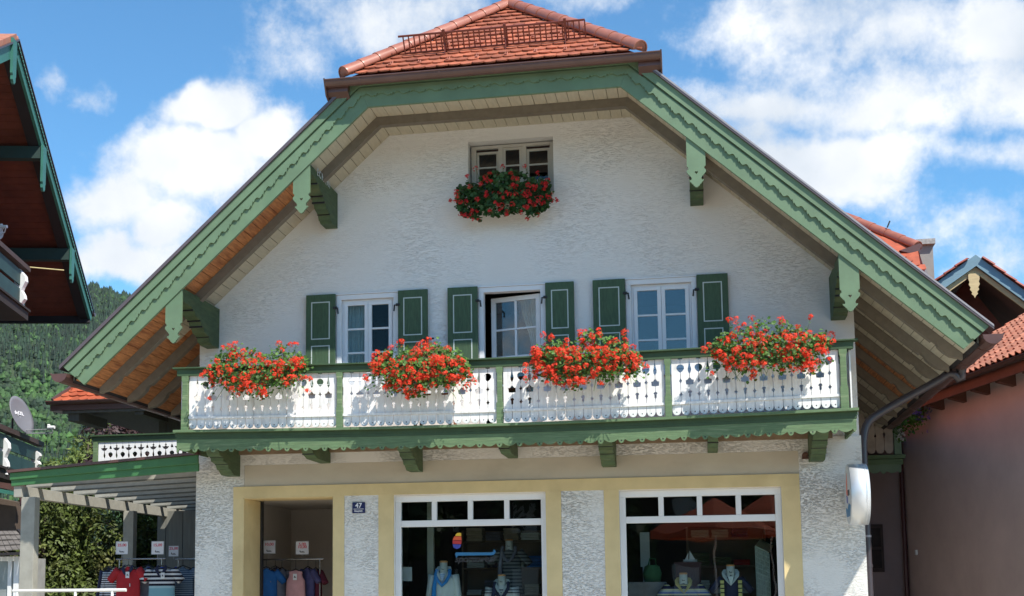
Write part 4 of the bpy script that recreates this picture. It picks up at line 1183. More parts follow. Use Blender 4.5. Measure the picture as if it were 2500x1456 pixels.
def round_sign():
    c = Vector((2.115, -.50, W(2085, 1208, -.5).z)); r = .415; x0, x1 = 1.99, 2.235
    t = thing('round_light_box_sign', 'round white metal sign box projecting from the right house corner', 'sign', (c.x, -.05, c.z))
    al = mat('brushed_white_metal', (.70, .72, .74), .32, .04, 3, metal=.35)
    def ring(x, rr): return [Vector((x, c.y + rr * math.cos(a), c.z + rr * math.sin(a))) for a in [2 * math.pi * k / 56 for k in range(56)]]
    mb = MB(); mb.loft([ring(x0, r - .012), ring(x0, r), ring(x1, r), ring(x1, r - .012)], False, True); mb.loft([ring(x1 - .045, r + .006), ring(x1 - .038, r + .006)], False, False)
    o = mb.build('drum', al, t)
    for p in o.data.polygons: p.use_smooth = len(p.vertices) == 4
    mb = MB(); mb.loft([ring(x0 - .004, r - .02), ring(x0 - .0015, r - .02)], False, True); mb.build('face', mat('sign_face_pale', (.50, .52, .54), .35, .05, 3), t)
    def fpoly(pts, mt, nm):
        m2 = MB(); m2.prism([(x0 - .0065, c.y + u, c.z + v) for u, v in pts], (.002, 0, 0)); m2.build(nm, mt, t)
    fpoly([(.02, .30), (.10, .18), (.14, .02), (.02, -.02)], mat('orange_vinyl', (.7, .1, .03)), 'sail')
    fpoly([(.14, .0), (.13, -.10), (.02, -.12), (.02, -.03)], mat('navy_vinyl', (.04, .06, .35)), 'hull')
    fpoly([(-.30, -.16), (-.1, -.12), (.1, -.2), (.28, -.16), (.2, -.30), (-.18, -.30)], mat('blue_vinyl', (.03, .3, .62)), 'wave')
    fpoly([(-.22, -.02), (-.02, -.02), (-.02, .06), (-.22, .06)], mat('dark_vinyl', (.03, .03, .035)), 'lettering')
    mb = MB(); mb.tube([(2.11, c.y + r - .01, c.z + .1), (2.11, -.02, c.z + .1)], .02, 8); mb.tube([(2.11, c.y + r - .03, c.z - .15), (2.11, -.02, c.z - .15)], .02, 8); mb.build('wall_bracket', M_GUT2, t)
round_sign()
# small lamp socket on the wall above the sign
q = W(1966, 1112, -.06)
mb = MB(); mb.tube([(q.x, -.021, q.z), (q.x, -.07, q.z)], .045, 12); mb.bx(q.x - .045, q.x + .045, -.075, -.021, q.z - .05, q.z - .03)
tag(mb.build('wall_junction_box', mat('rusty_box', (.10, .05, .035), .8, .3, 20)), 'small rusty brown junction box on the wall left of the round sign', 'junction box')

# ================================================================== clothes
def garment(mb_out, cx, cy, zt, w, h, rnd, sleeve=.24, tank=False, depth=.07, yaw=0.0, longs=False):
    """torso + sleeves grown as lofts; returns nothing, fills mb_out"""
    n = 28; rings = []
    prof = [(0.0, .18), (.02, .26), (.05, .60), (.09, .84), (.16, .93), (.30, .90), (.55, .90), (.8, .93), (1.0, .97)]
    if tank: prof = [(0.0, .62), (.03, .64), (.10, .60), (.18, .66), (.26, .84), (.4, .88), (.7, .92), (1.0, .98)]
    ph = rnd.uniform(0, 6)
    cyw, syw = math.cos(yaw), math.sin(yaw)
    def tr(x, y, z): return Vector((cx + x * cyw - y * syw, cy + x * syw + y * cyw, z))
    for t, k in prof:
        z = zt - t * h; rx = w / 2 * k; ry = depth * (.55 + .6 * min(1, t * 3)); ring = []
        for i in range(n):
            a = 2 * math.pi * i / n
            f = 1 + .10 * t * math.sin(a * 5 + ph) + .07 * t * math.sin(a * 9 + ph * 2 + t * 3)
            ring.append(tr(rx * math.cos(a), ry * math.sin(a) * f - .0, z + (-.02 * abs(math.cos(a)) if t < .1 else 0)))
        rings.append(ring)
    mb_out.loft(rings, True, True)
    if not tank:
        for s in (-1, 1):
            L = sleeve if not longs else .56
            a0 = Vector((s * w * .36, 0, zt - .055)); a1 = a0 + Vector((s * L * (.66 if not longs else .17), .0, -L * (.75 if not longs else .93)))
            rr = []
            for q in range(6):
                t = q / 5; c = a0.lerp(a1, t); r1 = w * (.17 - .03 * t) * (1 if not longs else (.9 - .25 * t)); r2 = depth * (.85)
                d = (a1 - a0).normalized(); px = Vector((-d.z, 0, d.x)) * -1
                rr.append([tr(*(c + px * (r1 * math.cos(b)) + Vector((0, r2 * math.sin(b) * (1 + .12 * math.sin(3 * b + ph)), 0)))) for b in [2 * math.pi * k / 14 for k in range(14)]])
            mb_out.loft(rr, True, True)
    return tr
def collar(tr, zt, w, mt, part_parent, open_=.05, hgt=.05):
    mb = MB()
    for s in (-1, 1):
        P = [(0.0, -.085, zt - .16), (s * .045, -.088, zt - .13), (s * .105, -.06, zt - .05), (s * .085, -.02, zt + .015), (s * .055, .0, zt + .03), (s * .05, -.055, zt - .02)]
        q = [tr(*p) for p in P]
        mb.add(q, [(0, 1, 5), (1, 2, 5), (2, 3, 5), (3, 4, 5)]); 
    o = mb.build('collar', mt, part_parent)
    so_ = o.modifiers.new('solid', 'SOLIDIFY'); so_.thickness = .006
    return o
def shirt(name, label, px, py, Y, w, h, mt, seed, group, sleeve=.24, tank=False, collar_mt=None, tag_px=None, yaw=0.0, longs=False, depth=.065, zip_=False, cat='shirt', rail_z=None):
    q = W(px, py, Y); rnd = random.Random(seed)
    t = thing(name, label, cat, (q.x, Y, q.z - h), group)
    mb = MB(); tr = garment(mb, q.x, Y, q.z, w, h, rnd, sleeve, tank, depth, yaw, longs)
    mb.build('fabric', mt, t)
    if collar_mt: collar(tr, q.z, w, collar_mt, t)
    rz = rail_z if rail_z else q.z + .09
    mb = MB(); mb.tube([tr(-w * .36, 0, q.z - .035), tr(0, 0, q.z + .02), tr(w * .36, 0, q.z - .035)], .010, 6); mb.tube([tr(0, 0, q.z + .02), tr(0, 0, rz - .01), tr(.015, 0, rz + .012)], .004, 6)
    mb.build('hanger', M_BLACK, t)
    if tag_px:
        g = W(tag_px[0], tag_px[1], Y - depth - .035)
        mb = MB(); mb.bx(g.x - .032, g.x + .032, g.y, g.y + .002, g.z - .05, g.z + .05); tgo = mb.build('price_tag', mat('tag_card', (.62, .64, .66), .6, .03, 5), t)
        mb = MB(); mb.bx(g.x - .018, g.x + .018, g.y - .001, g.y - .0002, g.z - .012, g.z + .0); mb.bx(g.x - .012, g.x + .006, g.y - .001, g.y - .0002, g.z + .001, g.z + .016); sub(mb, 'print', mat('dark_vinyl', (.03, .03, .035)), tgo)
    if zip_:
        g = W(tag_px[0] + 6, tag_px[1] + 24, Y - depth - .012); mb = MB(); mb.bx(g.x - .006, g.x + .006, g.y - .004, g.y, g.z - .03, g.z + .02); mb.build('zip_pull', mat('tag_card', (.6, .62, .64)), t)
    return t
blk = (.012, .012, .022); wht = (.55, .57, .60); navy = (.012, .016, .07)
ST_ZEBRA = stripe_mat('black_white_stripes', [(0, blk), (.5, wht)], .036)
ST_POLO = stripe_mat('blue_polo_stripes', [(0, (.02, .05, .30)), (.04, (.18, .36, .42)), (.28, (.30, .45, .50)), (.34, blk), (.40, wht), (.45, blk), (.51, wht), (.56, blk), (.62, wht), (.67, blk), (.72, wht), (.77, blk), (.82, (.02, .06, .34)), (.98, blk)], .62, origin=W(400, 1456, 1.2).z - .045)
ST_FINE = stripe_mat('fine_blue_stripes', [(0, (.05, .09, .15)), (.6, (.20, .28, .36))], .035)
ST_GREY = stripe_mat('grey_white_knit_stripes', [(0, (.025, .03, .035)), (.42, (.16, .18, .18))], .055)
ST_CREAM = stripe_mat('cream_knit_two_lines', [(0, (.50, .52, .50)), (.80, blk), (.84, (.5, .52, .5)), (.90, blk), (.94, (.5, .52, .5))], .42, origin=W(1222, 1450, .8).z - .33)
ST_YEL = stripe_mat('yellow_navy_polo_stripes', [(0, (.45, .42, .22)), (.10, (.10, .11, .13)), (.26, (.45, .44, .30)), (.34, (.05, .09, .34)), (.42, (.30, .34, .36)), (.52, (.45, .44, .28)), (.60, (.02, .022, .07)), (.78, (.48, .45, .22)), (.84, (.02, .022, .07)), (.93, (.45, .42, .22))], .26, origin=W(1668, 1456, .7).z - .05)
ST_VEST = stripe_mat('yellow_black_stripes', [(0, (.48, .46, .16)), (.72, blk)], .062)
RED = mat('red_fabric', (.36, .012, .018), .85, .15, 9); PINK = mat('rose_fabric', (.52, .28, .29), .85, .1, 9); BLUE = mat('blue_fabric', (.012, .11, .34), .85, .15, 9)
NAVY = mat('navy_fabric', (.014, .018, .05), .85, .2, 9); GREYF = mat('grey_fabric', (.15, .16, .20), .85, .2, 9); MAR = mat('maroon_fabric', (.10, .01, .03), .85, .2, 9); WHF = mat('off_white_fabric', (.55, .60, .57), .85, .05, 9)
LB = mat('scarf_blue_fabric', (.02, .22, .55), .85, .15, 20); VIO = mat('violet_fabric', (.06, .06, .16), .85, .2, 9)

def rack(name_label, pxa, pxb, py, Y, zdown=.12):
    a = W(pxa, py, Y); b = W(pxb, py, Y)
    t = thing('clothes_rack', name_label, 'clothes rack', ((a.x + b.x) / 2, Y, .1), None)
    ch = mat('chrome_tube', (.35, .35, .36), .25, .05, 3, metal=.9)
    mb = MB(); mb.tube([(a.x, Y, a.z), (b.x, Y, a.z)], .013, 8); mb.build('rail', ch, t)
    for x in (a.x + .06, b.x - .06):
        mb = MB(); mb.tube([(x, Y, a.z - .01), (x, Y, .14)], .014, 8); mb.build('upright', ch, t)
        mb = MB(); mb.bx(x - .02, x + .02, Y - .25, Y + .25, .101, .14); mb.build('foot', ch, t)
    return a.z
def price_sign(px, py, Y, lines, label, rz, w=.21, h=.205):
    q = W(px, py, Y)
    t = thing('price_card', label, 'price sign', (q.x, Y, rz), 'price cards standing on the clothes racks')
    mb = MB(); mb.bx(q.x - w / 2, q.x + w / 2, Y - .003, Y + .003, q.z - h / 2, q.z + h / 2); mb.build('card', mat('price_card_white', (.62, .63, .67), .5, .02, 3), t)
    fr = MB()
    for u in ((q.x - w / 2 - .006, q.x + w / 2 + .006, q.z + h / 2, q.z + h / 2 + .007), (q.x - w / 2 - .006, q.x + w / 2 + .006, q.z - h / 2 - .007, q.z - h / 2), (q.x - w / 2 - .006, q.x - w / 2, q.z - h / 2, q.z + h / 2), (q.x + w / 2, q.x + w / 2 + .006, q.z - h / 2, q.z + h / 2)):
        fr.bx(u[0], u[1], Y - .006, Y + .005, u[2], u[3])
    fr.build('card_frame', mat('clear_grey_frame', (.25, .26, .27), .4, .05, 3), t)
    rdm = mat('price_red', (.58, .012, .035), .6, .05, 4)
    for i, s in enumerate(lines):
        text(s, .062, Vector((q.x, Y - .0045, q.z + (.025 if len(lines) == 1 else .040 - i * .045))), rdm, 'price', parent=t, bold=.001, sx=1.15, ext=.001)
    k = MB(); z0 = q.z - h / 2 + .025; k.prism([(q.x + u * 1.0, Y - .0048, z0 + v) for u, v in ((-.045, .018), (-.035, .048), (-.03, .02), (-.005, .016), (.0, .030), (.006, .016), (.012, .016), (.018, .028), (.024, .015), (.045, .012), (.04, .002), (-.035, .004))], (0, .001, 0))
    k.build('emblem', mat('dark_vinyl', (.03, .03, .035)), t)
    mb = MB(); mb.tube([(q.x, Y, q.z - h / 2 - .007), (q.x, Y, rz)], .005, 6); mb.build('stem', M_GUT2, t)

G1 = 'garments on the racks under the pergola'; G2 = 'garments on the rack in the entrance'
rz = rack('chrome clothes rack under the pergola with the red polo and striped polo', 284, 404, 1366, 1.2)
rz2 = rack('chrome clothes rack against the house corner under the pergola', 428, 500, 1366, 1.7)
price_sign(298, 1338, 1.2, ['25,00'], 'price card 25,00 above the red polo at the left end of the rack', rz)
price_sign(385, 1338, 1.2, ['15,00'], 'price card 15,00 above the blue striped polo', rz)
price_sign(424, 1346, 1.7, ['25,00'], 'smaller price card 25,00 next to the card reading 15,00', rz2, .17, .17)
shirt('polo_shirt', 'red polo shirt with dark collar and white tag', 314, 1383, 1.12, .46, .75, RED, 1, G1, collar_mt=NAVY, tag_px=(311, 1404), zip_=True, rail_z=rz)
shirt('polo_shirt', 'blue white and black striped polo shirt with white tag', 396, 1384, 1.12, .50, .70, ST_POLO, 2, G1, collar_mt=NAVY, tag_px=(397, 1406), rail_z=rz)
shirt('jacket', 'black jacket with zebra striped sleeve left of the red polo', 280, 1388, 1.32, .40, .75, ST_ZEBRA, 3, G1, longs=True, cat='jacket', rail_z=rz)
shirt('jacket', 'dark navy jacket at the far left end of the pergola rack', 268, 1386, 1.5, .34, .75, NAVY, 4, G1, longs=True, cat='jacket', rail_z=rz)
shirt('t_shirt', 'pale grey shirt half hidden between red polo and striped polo', 362, 1382, 1.36, .36, .68, GREYF, 5, G1, rail_z=rz)
shirt('t_shirt', 'fine blue striped shirt right of the striped polo', 447, 1384, 1.62, .42, .70, ST_FINE, 6, G1, rail_z=rz2)
shirt('t_shirt', 'dark blue shirt touching the white house corner', 474, 1388, 1.8, .34, .70, NAVY, 7, G1, rail_z=rz2)
rz = rack('chrome clothes rack standing inside the shop entrance', 630, 790, 1367, 1.4)
price_sign(657, 1336, 1.4, ['10,00'], 'price card 10,00 above the blue shirt in the entrance', rz)
price_sign(738, 1338, 1.4, ['5,00', '10,00'], 'price card 5,00 and 10,00 above the rose tank top', rz)
shirt('t_shirt', 'plain bright blue shirt on the entrance rack', 650, 1387, 1.34, .40, .70, BLUE, 8, G2, yaw=.5, rail_z=rz)
shirt('t_shirt', 'dark navy shirt between blue shirt and rose tank top', 672, 1385, 1.5, .34, .70, NAVY, 9, G2, yaw=.9, rail_z=rz)
shirt('t_shirt', 'grey shirt just left of the rose tank top', 688, 1388, 1.56, .28, .66, GREYF, 10, G2, yaw=1.0, rail_z=rz)
shirt('tank_top', 'rose coloured tank top with white tag', 722, 1393, 1.30, .36, .62, PINK, 11, G2, tank=True, tag_px=(720, 1409), cat='tank top', rail_z=rz)
shirt('t_shirt', 'black shirt just right of the rose tank top', 752, 1386, 1.48, .34, .70, VIO, 12, G2, yaw=-.6, rail_z=rz)
shirt('t_shirt', 'maroon shirt at the right end of the entrance rack', 771, 1389, 1.55, .34, .70, MAR, 13, G2, yaw=-.7, rail_z=rz)

def mannequin(label, px, py, Y, w, fab, seed, neck_h=.135, scarf=None, longs=False, coll=None, under=None, vest=False):
    q = W(px, py, Y); rnd = random.Random(seed)
    t = thing('mannequin', label, 'mannequin', (q.x, Y, .16), 'shop window busts without heads')
    zt = q.z - neck_h
    wood = mat('mannequin_wood_cap', (.55, .25, .08), .4, .15, 9); body = mat('mannequin_linen', (.50, .52, .46), .7, .05, 9)
    def ell(z, rx, ry, yy=0): return [Vector((q.x + rx * math.cos(a), Y + yy + ry * math.sin(a), z)) for a in [2 * math.pi * k / 20 for k in range(20)]]
    mb = MB(); mb.loft([ell(zt - .12, .08, .07), ell(zt - .02, .062, .058), ell(zt + neck_h - .018, .058, .054)]); mb.build('neck', body, t)
    mb = MB(); mb.loft([ell(zt + neck_h - .018, .060, .056), ell(zt + neck_h, .062, .058), ell(zt + neck_h + .01, .045, .042)]); mb.build('neck_cap', wood, t)
    k = MB(); k.prism([(q.x + u, Y - .066, zt + .03 + v) for u, v in ((-.022, 0), (-.018, .022), (-.012, .004), (.022, .004), (.022, -.004), (-.02, -.005))], (0, .003, 0)); k.build('emblem', mat('dark_vinyl', (.03, .03, .035)), t)
    mb = MB(); tr = garment(mb, q.x, Y, zt + .0, w, .72, rnd, .26, False, .10, 0, longs); mb.build('garment', fab, t)
    mb = MB(); mb.tube([(q.x, Y, zt - .7), (q.x, Y, .2)], .016, 8); mb.tube([(q.x, Y, .16), (q.x, Y, .2)], .16, 20); mb.build('stand', M_BLACK, t)
    if coll:
        mb = MB()
        for s in (-1, 1):
            P = [(0, -.115, zt - .16), (s * .05, -.125, zt - .11), (s * .115, -.09, zt - .03), (s * .125, -.02, zt + .03), (s * .10, .05, zt + .07), (0, .09, zt + .085), (0, .07, zt + .03), (s * .07, .03, zt + .02), (s * .07, -.05, zt - .01)]
            mb.add([tr(*p) for p in P], [(0, 1, 8), (1, 2, 8), (2, 3, 8), (3, 7, 8), (3, 4, 7), (4, 5, 6, 7)])
        o = mb.build('collar', coll, t); so_ = o.modifiers.new('solid', 'SOLIDIFY'); so_.thickness = .008
    if under:
        mb = MB(); mb.prism([tr(-.045, -.112, zt - .03), tr(.045, -.112, zt - .03), tr(.0, -.122, zt - .17)], (0, .008, 0)); mb.build('undershirt', under, t)
    if scarf:
        mb = MB()
        mb.tube([tr(*p) for p in ((-.10, -.02, zt + .02), (-.11, -.09, zt - .05), (-.07, -.125, zt - .14), (-.0, -.14, zt - .22), (.06, -.13, zt - .16), (.11, -.10, zt - .06), (.10, -.02, zt + .02))], .026, 8)
        mb.tube([tr(*p) for p in ((-.10, -.10, zt - .06), (-.125, -.13, zt - .25), (-.14, -.13, zt - .60))], [.028, .034, .04], 8)
        mb.build('scarf', scarf, t)
    if vest:
        for s in (-1, 1):
            mb = MB(); mb.prism([tr(s * .10, -.118, zt - .07), tr(s * .155, -.108, zt - .09), tr(s * .155, -.118, zt - .6), tr(s * .10, -.122, zt - .6)], (0, .006, 0)); mb.build('striped_panel', ST_VEST, t)
    return t
mannequin('bust in white jacket with raised collar and bright blue scarf', 1083, 1371, .62, .46, WHF, 21, scarf=LB, longs=True, coll=WHF, under=stripe_mat('blue_white_fine_stripes', [(0, (.02, .2, .5)), (.5, (.5, .55, .58))], .03), neck_h=.15)
mannequin('bust in cream knit with thin dark lines and dark scarf', 1225, 1404, .70, .50, ST_CREAM, 22, scarf=NAVY, longs=True, coll=WHF)
mannequin('dim bust in grey striped top at the back of the left shop window', 1243, 1318, 1.45, .42, ST_GREY, 23, scarf=GREYF)
mannequin('bust in yellow navy and blue striped polo with yellow collar', 1668, 1400, .62, .52, ST_YEL, 24, coll=mat('yellow_collar_fabric', (.48, .38, .12), .8, .05, 9))
mannequin('bust in black vest with yellow striped panels and white collar', 1783, 1380, .66, .34, NAVY, 25, coll=WHF, under=WHF, vest=True)

def wicker():
    a = W(1872, 1334, .95); t = thing('wicker_beach_chair', 'pale green woven wicker hooded chair at the right edge of the right shop window', 'wicker chair', (a.x, 1.1, .16))
    mt = mat('pale_green_wicker', (.42, .52, .46), .8, .15, 30, bump=.4, bscale=60); mt2 = mat('straw_wicker', (.60, .50, .30), .8, .2, 30)
    x0, x1 = W(1846, 1400, .9).x, .98; z1 = a.z
    mb = MB(); r = .007
    n = 26
    for k in range(n):
        z = .3 + (z1 - .3) * k / (n - 1)
        mb.tube([(x0, .82, z), ((x0 + x1) / 2, .80 + .012 * (-1) ** k, z - .05 * (k / n)), (x1, .82, z - .10 * (k / n))], r, 5)
    for k in range(12):
        x = x0 + (x1 - x0) * k / 11; mb.tube([(x, .82 + .01 * (-1) ** k, .25), (x, .82 + .01 * (-1) ** k, z1 - .10 * (k / 11) - .01)], r, 5)
    mb.build('side_weave', mt, t)
    mb = MB()
    for k in range(14): mb.tube([(x0 + (x1 - x0) * k / 13, .82, z1 - .10 * k / 13), (x0 + (x1 - x0) * k / 13 + .1, 1.5, z1 - .10 * k / 13 + .12)], r, 5)
    for k in range(12): mb.tube([(x0 + .1 * k / 11, .82 + .68 * k / 11, z1 + .12 * k / 11), (x1 + .1 * k / 11, .82 + .68 * k / 11, z1 - .1 + .12 * k / 11)], r, 5)
    mb.build('hood_weave', mt2, t)
    mb = MB(); mb.bx(x0 + .02, x1, .86, 1.5, .16, .9); mb.build('seat_box', M_DARK, t)
wicker()
q0 = W(1562, 1300, 1.3); q1 = W(1587, 1384, 1.3)
mb = MB(); mb.bx(q0.x, q1.x, 1.3, 1.34, q1.z, q0.z); mb.bx(q0.x + .03, q1.x - .03, 1.31, 1.33, .16, q1.z)
tag(mb.build('pale_partition', mat('display_white', (.30, .34, .34), .6, .1, 2)), 'tall narrow pale display panel standing in the right shop window', 'display panel', kind='thing')
q = W(1686, 1372, 1.4)
t = thing('model_sailboat', 'small white model sailboat on a dark red cabinet behind the yellow polo bust', 'model boat', (q.x, 1.4, q.z))
mb = MB(); mb.prism([(q.x - .02, 1.4, q.z + .02), (q.x + .08, 1.4, q.z + .02), (q.x - .01, 1.4, q.z + .17)], (0, .004, 0)); mb.prism([(q.x - .035, 1.4, q.z + .03), (q.x - .09, 1.4, q.z + .02), (q.x - .03, 1.4, q.z + .14)], (0, .004, 0)); mb.build('sail', M_WHITE, t)
mb = MB(); mb.loft([[Vector((q.x + x, 1.4 + w * math.cos(a), q.z + .015 + .02 * math.sin(a))) for a in [math.pi * 2 * k / 8 for k in range(8)]] for x, w in ((-.11, .003), (-.05, .025), (.04, .025), (.10, .008))]); mb.build('hull', M_WHITE, t)
mb = MB(); mb.tube([(q.x - .025, 1.403, q.z), (q.x - .025, 1.403, q.z + .19)], .003, 6); mb.build('mast', M_BLACK, t)
q2 = W(1665, 1372, 1.3)
mb = MB(); mb.bx(q2.x - .1, q2.x + .28, 1.32, 1.62, .16, q.z - .003); mb.bx(q2.x - .12, q2.x + .30, 1.30, 1.64, q.z - .03, q.z - .0035)
tag(mb.build('display_cabinet', mat('dark_red_lacquer', (.07, .012, .012), .4, .1, 2)), 'dark red cabinet carrying the model sailboat', 'cabinet')

# ================================================================== pergola on the left
def pergola():
    t = thing('pergola', 'grey timber pergola with green edge board left of the house', 'pergola', (-9.0, -.4, .1))
    yf = -.52
    a, b = W(24, 1152, yf), W(27, 1187, yf); c, d = W(486, 1107, yf), W(486, 1150, yf)
    xr = WALL_L + .07
    def on(px_y): return px_y
    # edge board: two laps, the lower one rounded, slightly rising towards the house
    def lap(x0, z0a, z0b, x1, z1a, z1b, y, th, nm, mt, par):
        mb = MB(); mb.hexa([(x0, y, z0b), (x1, y, z1b), (x1, y, z1a), (x0, y, z0a)], (0, th, 0)); o = mb.build(nm, mt, par, bevel=.008); return o
    dz = a.z - b.z; dz2 = c.z - d.z
    pg = mat('pergola_green_paint', (.045, .15, .05), .5, .1, 4, bump=.15, bscale=40, bdist=.002)
    lap(a.x, a.z - .02, b.z + dz * .42, -7.385, c.z - .02, d.z + dz2 * .42, yf, .04, 'edge_board', pg, t)
    lap(a.x + .01, b.z + dz * .44, b.z, -7.387, d.z + dz2 * .44, d.z, yf + .03, .04, 'edge_board', pg, t)
    mb = MB(); mb.hexa([(a.x - .03, yf - .04, a.z - .02), (-7.385, yf - .04, c.z - .02), (-7.385, yf - .04, c.z + .02), (a.x - .03, yf - .04, a.z + .02)], (0, .14, 0)); mb.build('edge_flashing', M_GUT, t)
    # long side beam, posts, cross joists
    xb = -10.3; zb = 3.09
    mb = MB(); mb.bx(xb - .13, xb, yf + .06, 8.0, zb, zb + .17); mb.build('side_beam', M_GREYW, t, bevel=.004)
    y = .05; k = 0
    while y < 7.9:
        mb = MB(); zz = zb + .172; sl = (c.z - a.z) / (xr - a.x) * .55
        L = xr - .02 - (xb - .2)
        mb.hexa([(xb - .2, y, zz), (xr - .02, y, zz + sl * L), (xr - .02, y, zz + sl * L + .12), (xb - .2, y, zz + .12)], (0, .07, 0))
        jo = mb.build('joist', M_GREYW, t); mb = MB(); mb.hexa([(xb - .199, y - .004, zz - .0), (xr - .021, y - .004, zz + sl * L), (xr - .021, y - .004, zz + sl * L + .022), (xb - .199, y - .004, zz + .022)], (0, .02, 0)); sub(mb, 'joist_shade_strip', M_GREYB, jo); y += .80; k += 1  # added dark strip imitates the shadow line below each joist
    for y in (-.42, 3.25, 7.5):
        w = .23 if y < 0 else .20
        mb = MB(); mb.bx(xb - .02, xb - .02 + w, y, y + .16, .1, zb - .001); mb.build('post', M_GREYW, t, bevel=.006)
    # slatted strips on top that throw the striped shade
    for i in range(4):
        x = a.x + .5 + i * .62
        mb = MB(); z = zb + .30 + (x - xb) * .03 + .06
        mb.bx(x, x + .05, .2, 7.9, z, z + .03); mb.build('roof_slat', M_GREYW, t)
    return t
pergola()
# vertical board wall at the end of the pergola
a = W(385, 1255, 5.2); b = W(500, 1255, 5.2)
mb = MB(); x = a.x; k = 0
while x < -7.6:
    mb.bx(x, min(x + .17, -7.6), 5.2 + .012 * (k % 2), 5.24 + .012 * (k % 2), .1, a.z + .05); x += .176; k += 1
tag(mb.build('board_fence', mat('grey_board_wall', (.17, .17, .15), .85, .15, 3, (5, 5, .5))), 'grey vertical board screen behind the racks at the end of the pergola', 'board screen', kind='thing')
# white tubular handrail in front
a = W(32, 1443, -1.0); b = W(308, 1438, -1.0)
t = thing('tube_handrail', 'white tubular handrail in front of the pergola', 'handrail', ((a.x + b.x) / 2, -1.0, .0))
wp = mat('white_tube_paint', (.72, .72, .70), .4, .04, 4)
mb = MB(); mb.tube([(a.x, -1, a.z), (b.x, -1, a.z + .0)], .024, 12); mb.build('rail', wp, t)
for px in (42, 184, 274): 
    x = W(px, 1445, -1.0).x; mb = MB(); mb.tube([(x, -1, a.z - .02), (x, -1, .1)], .022, 10); mb.build('upright', wp, t)

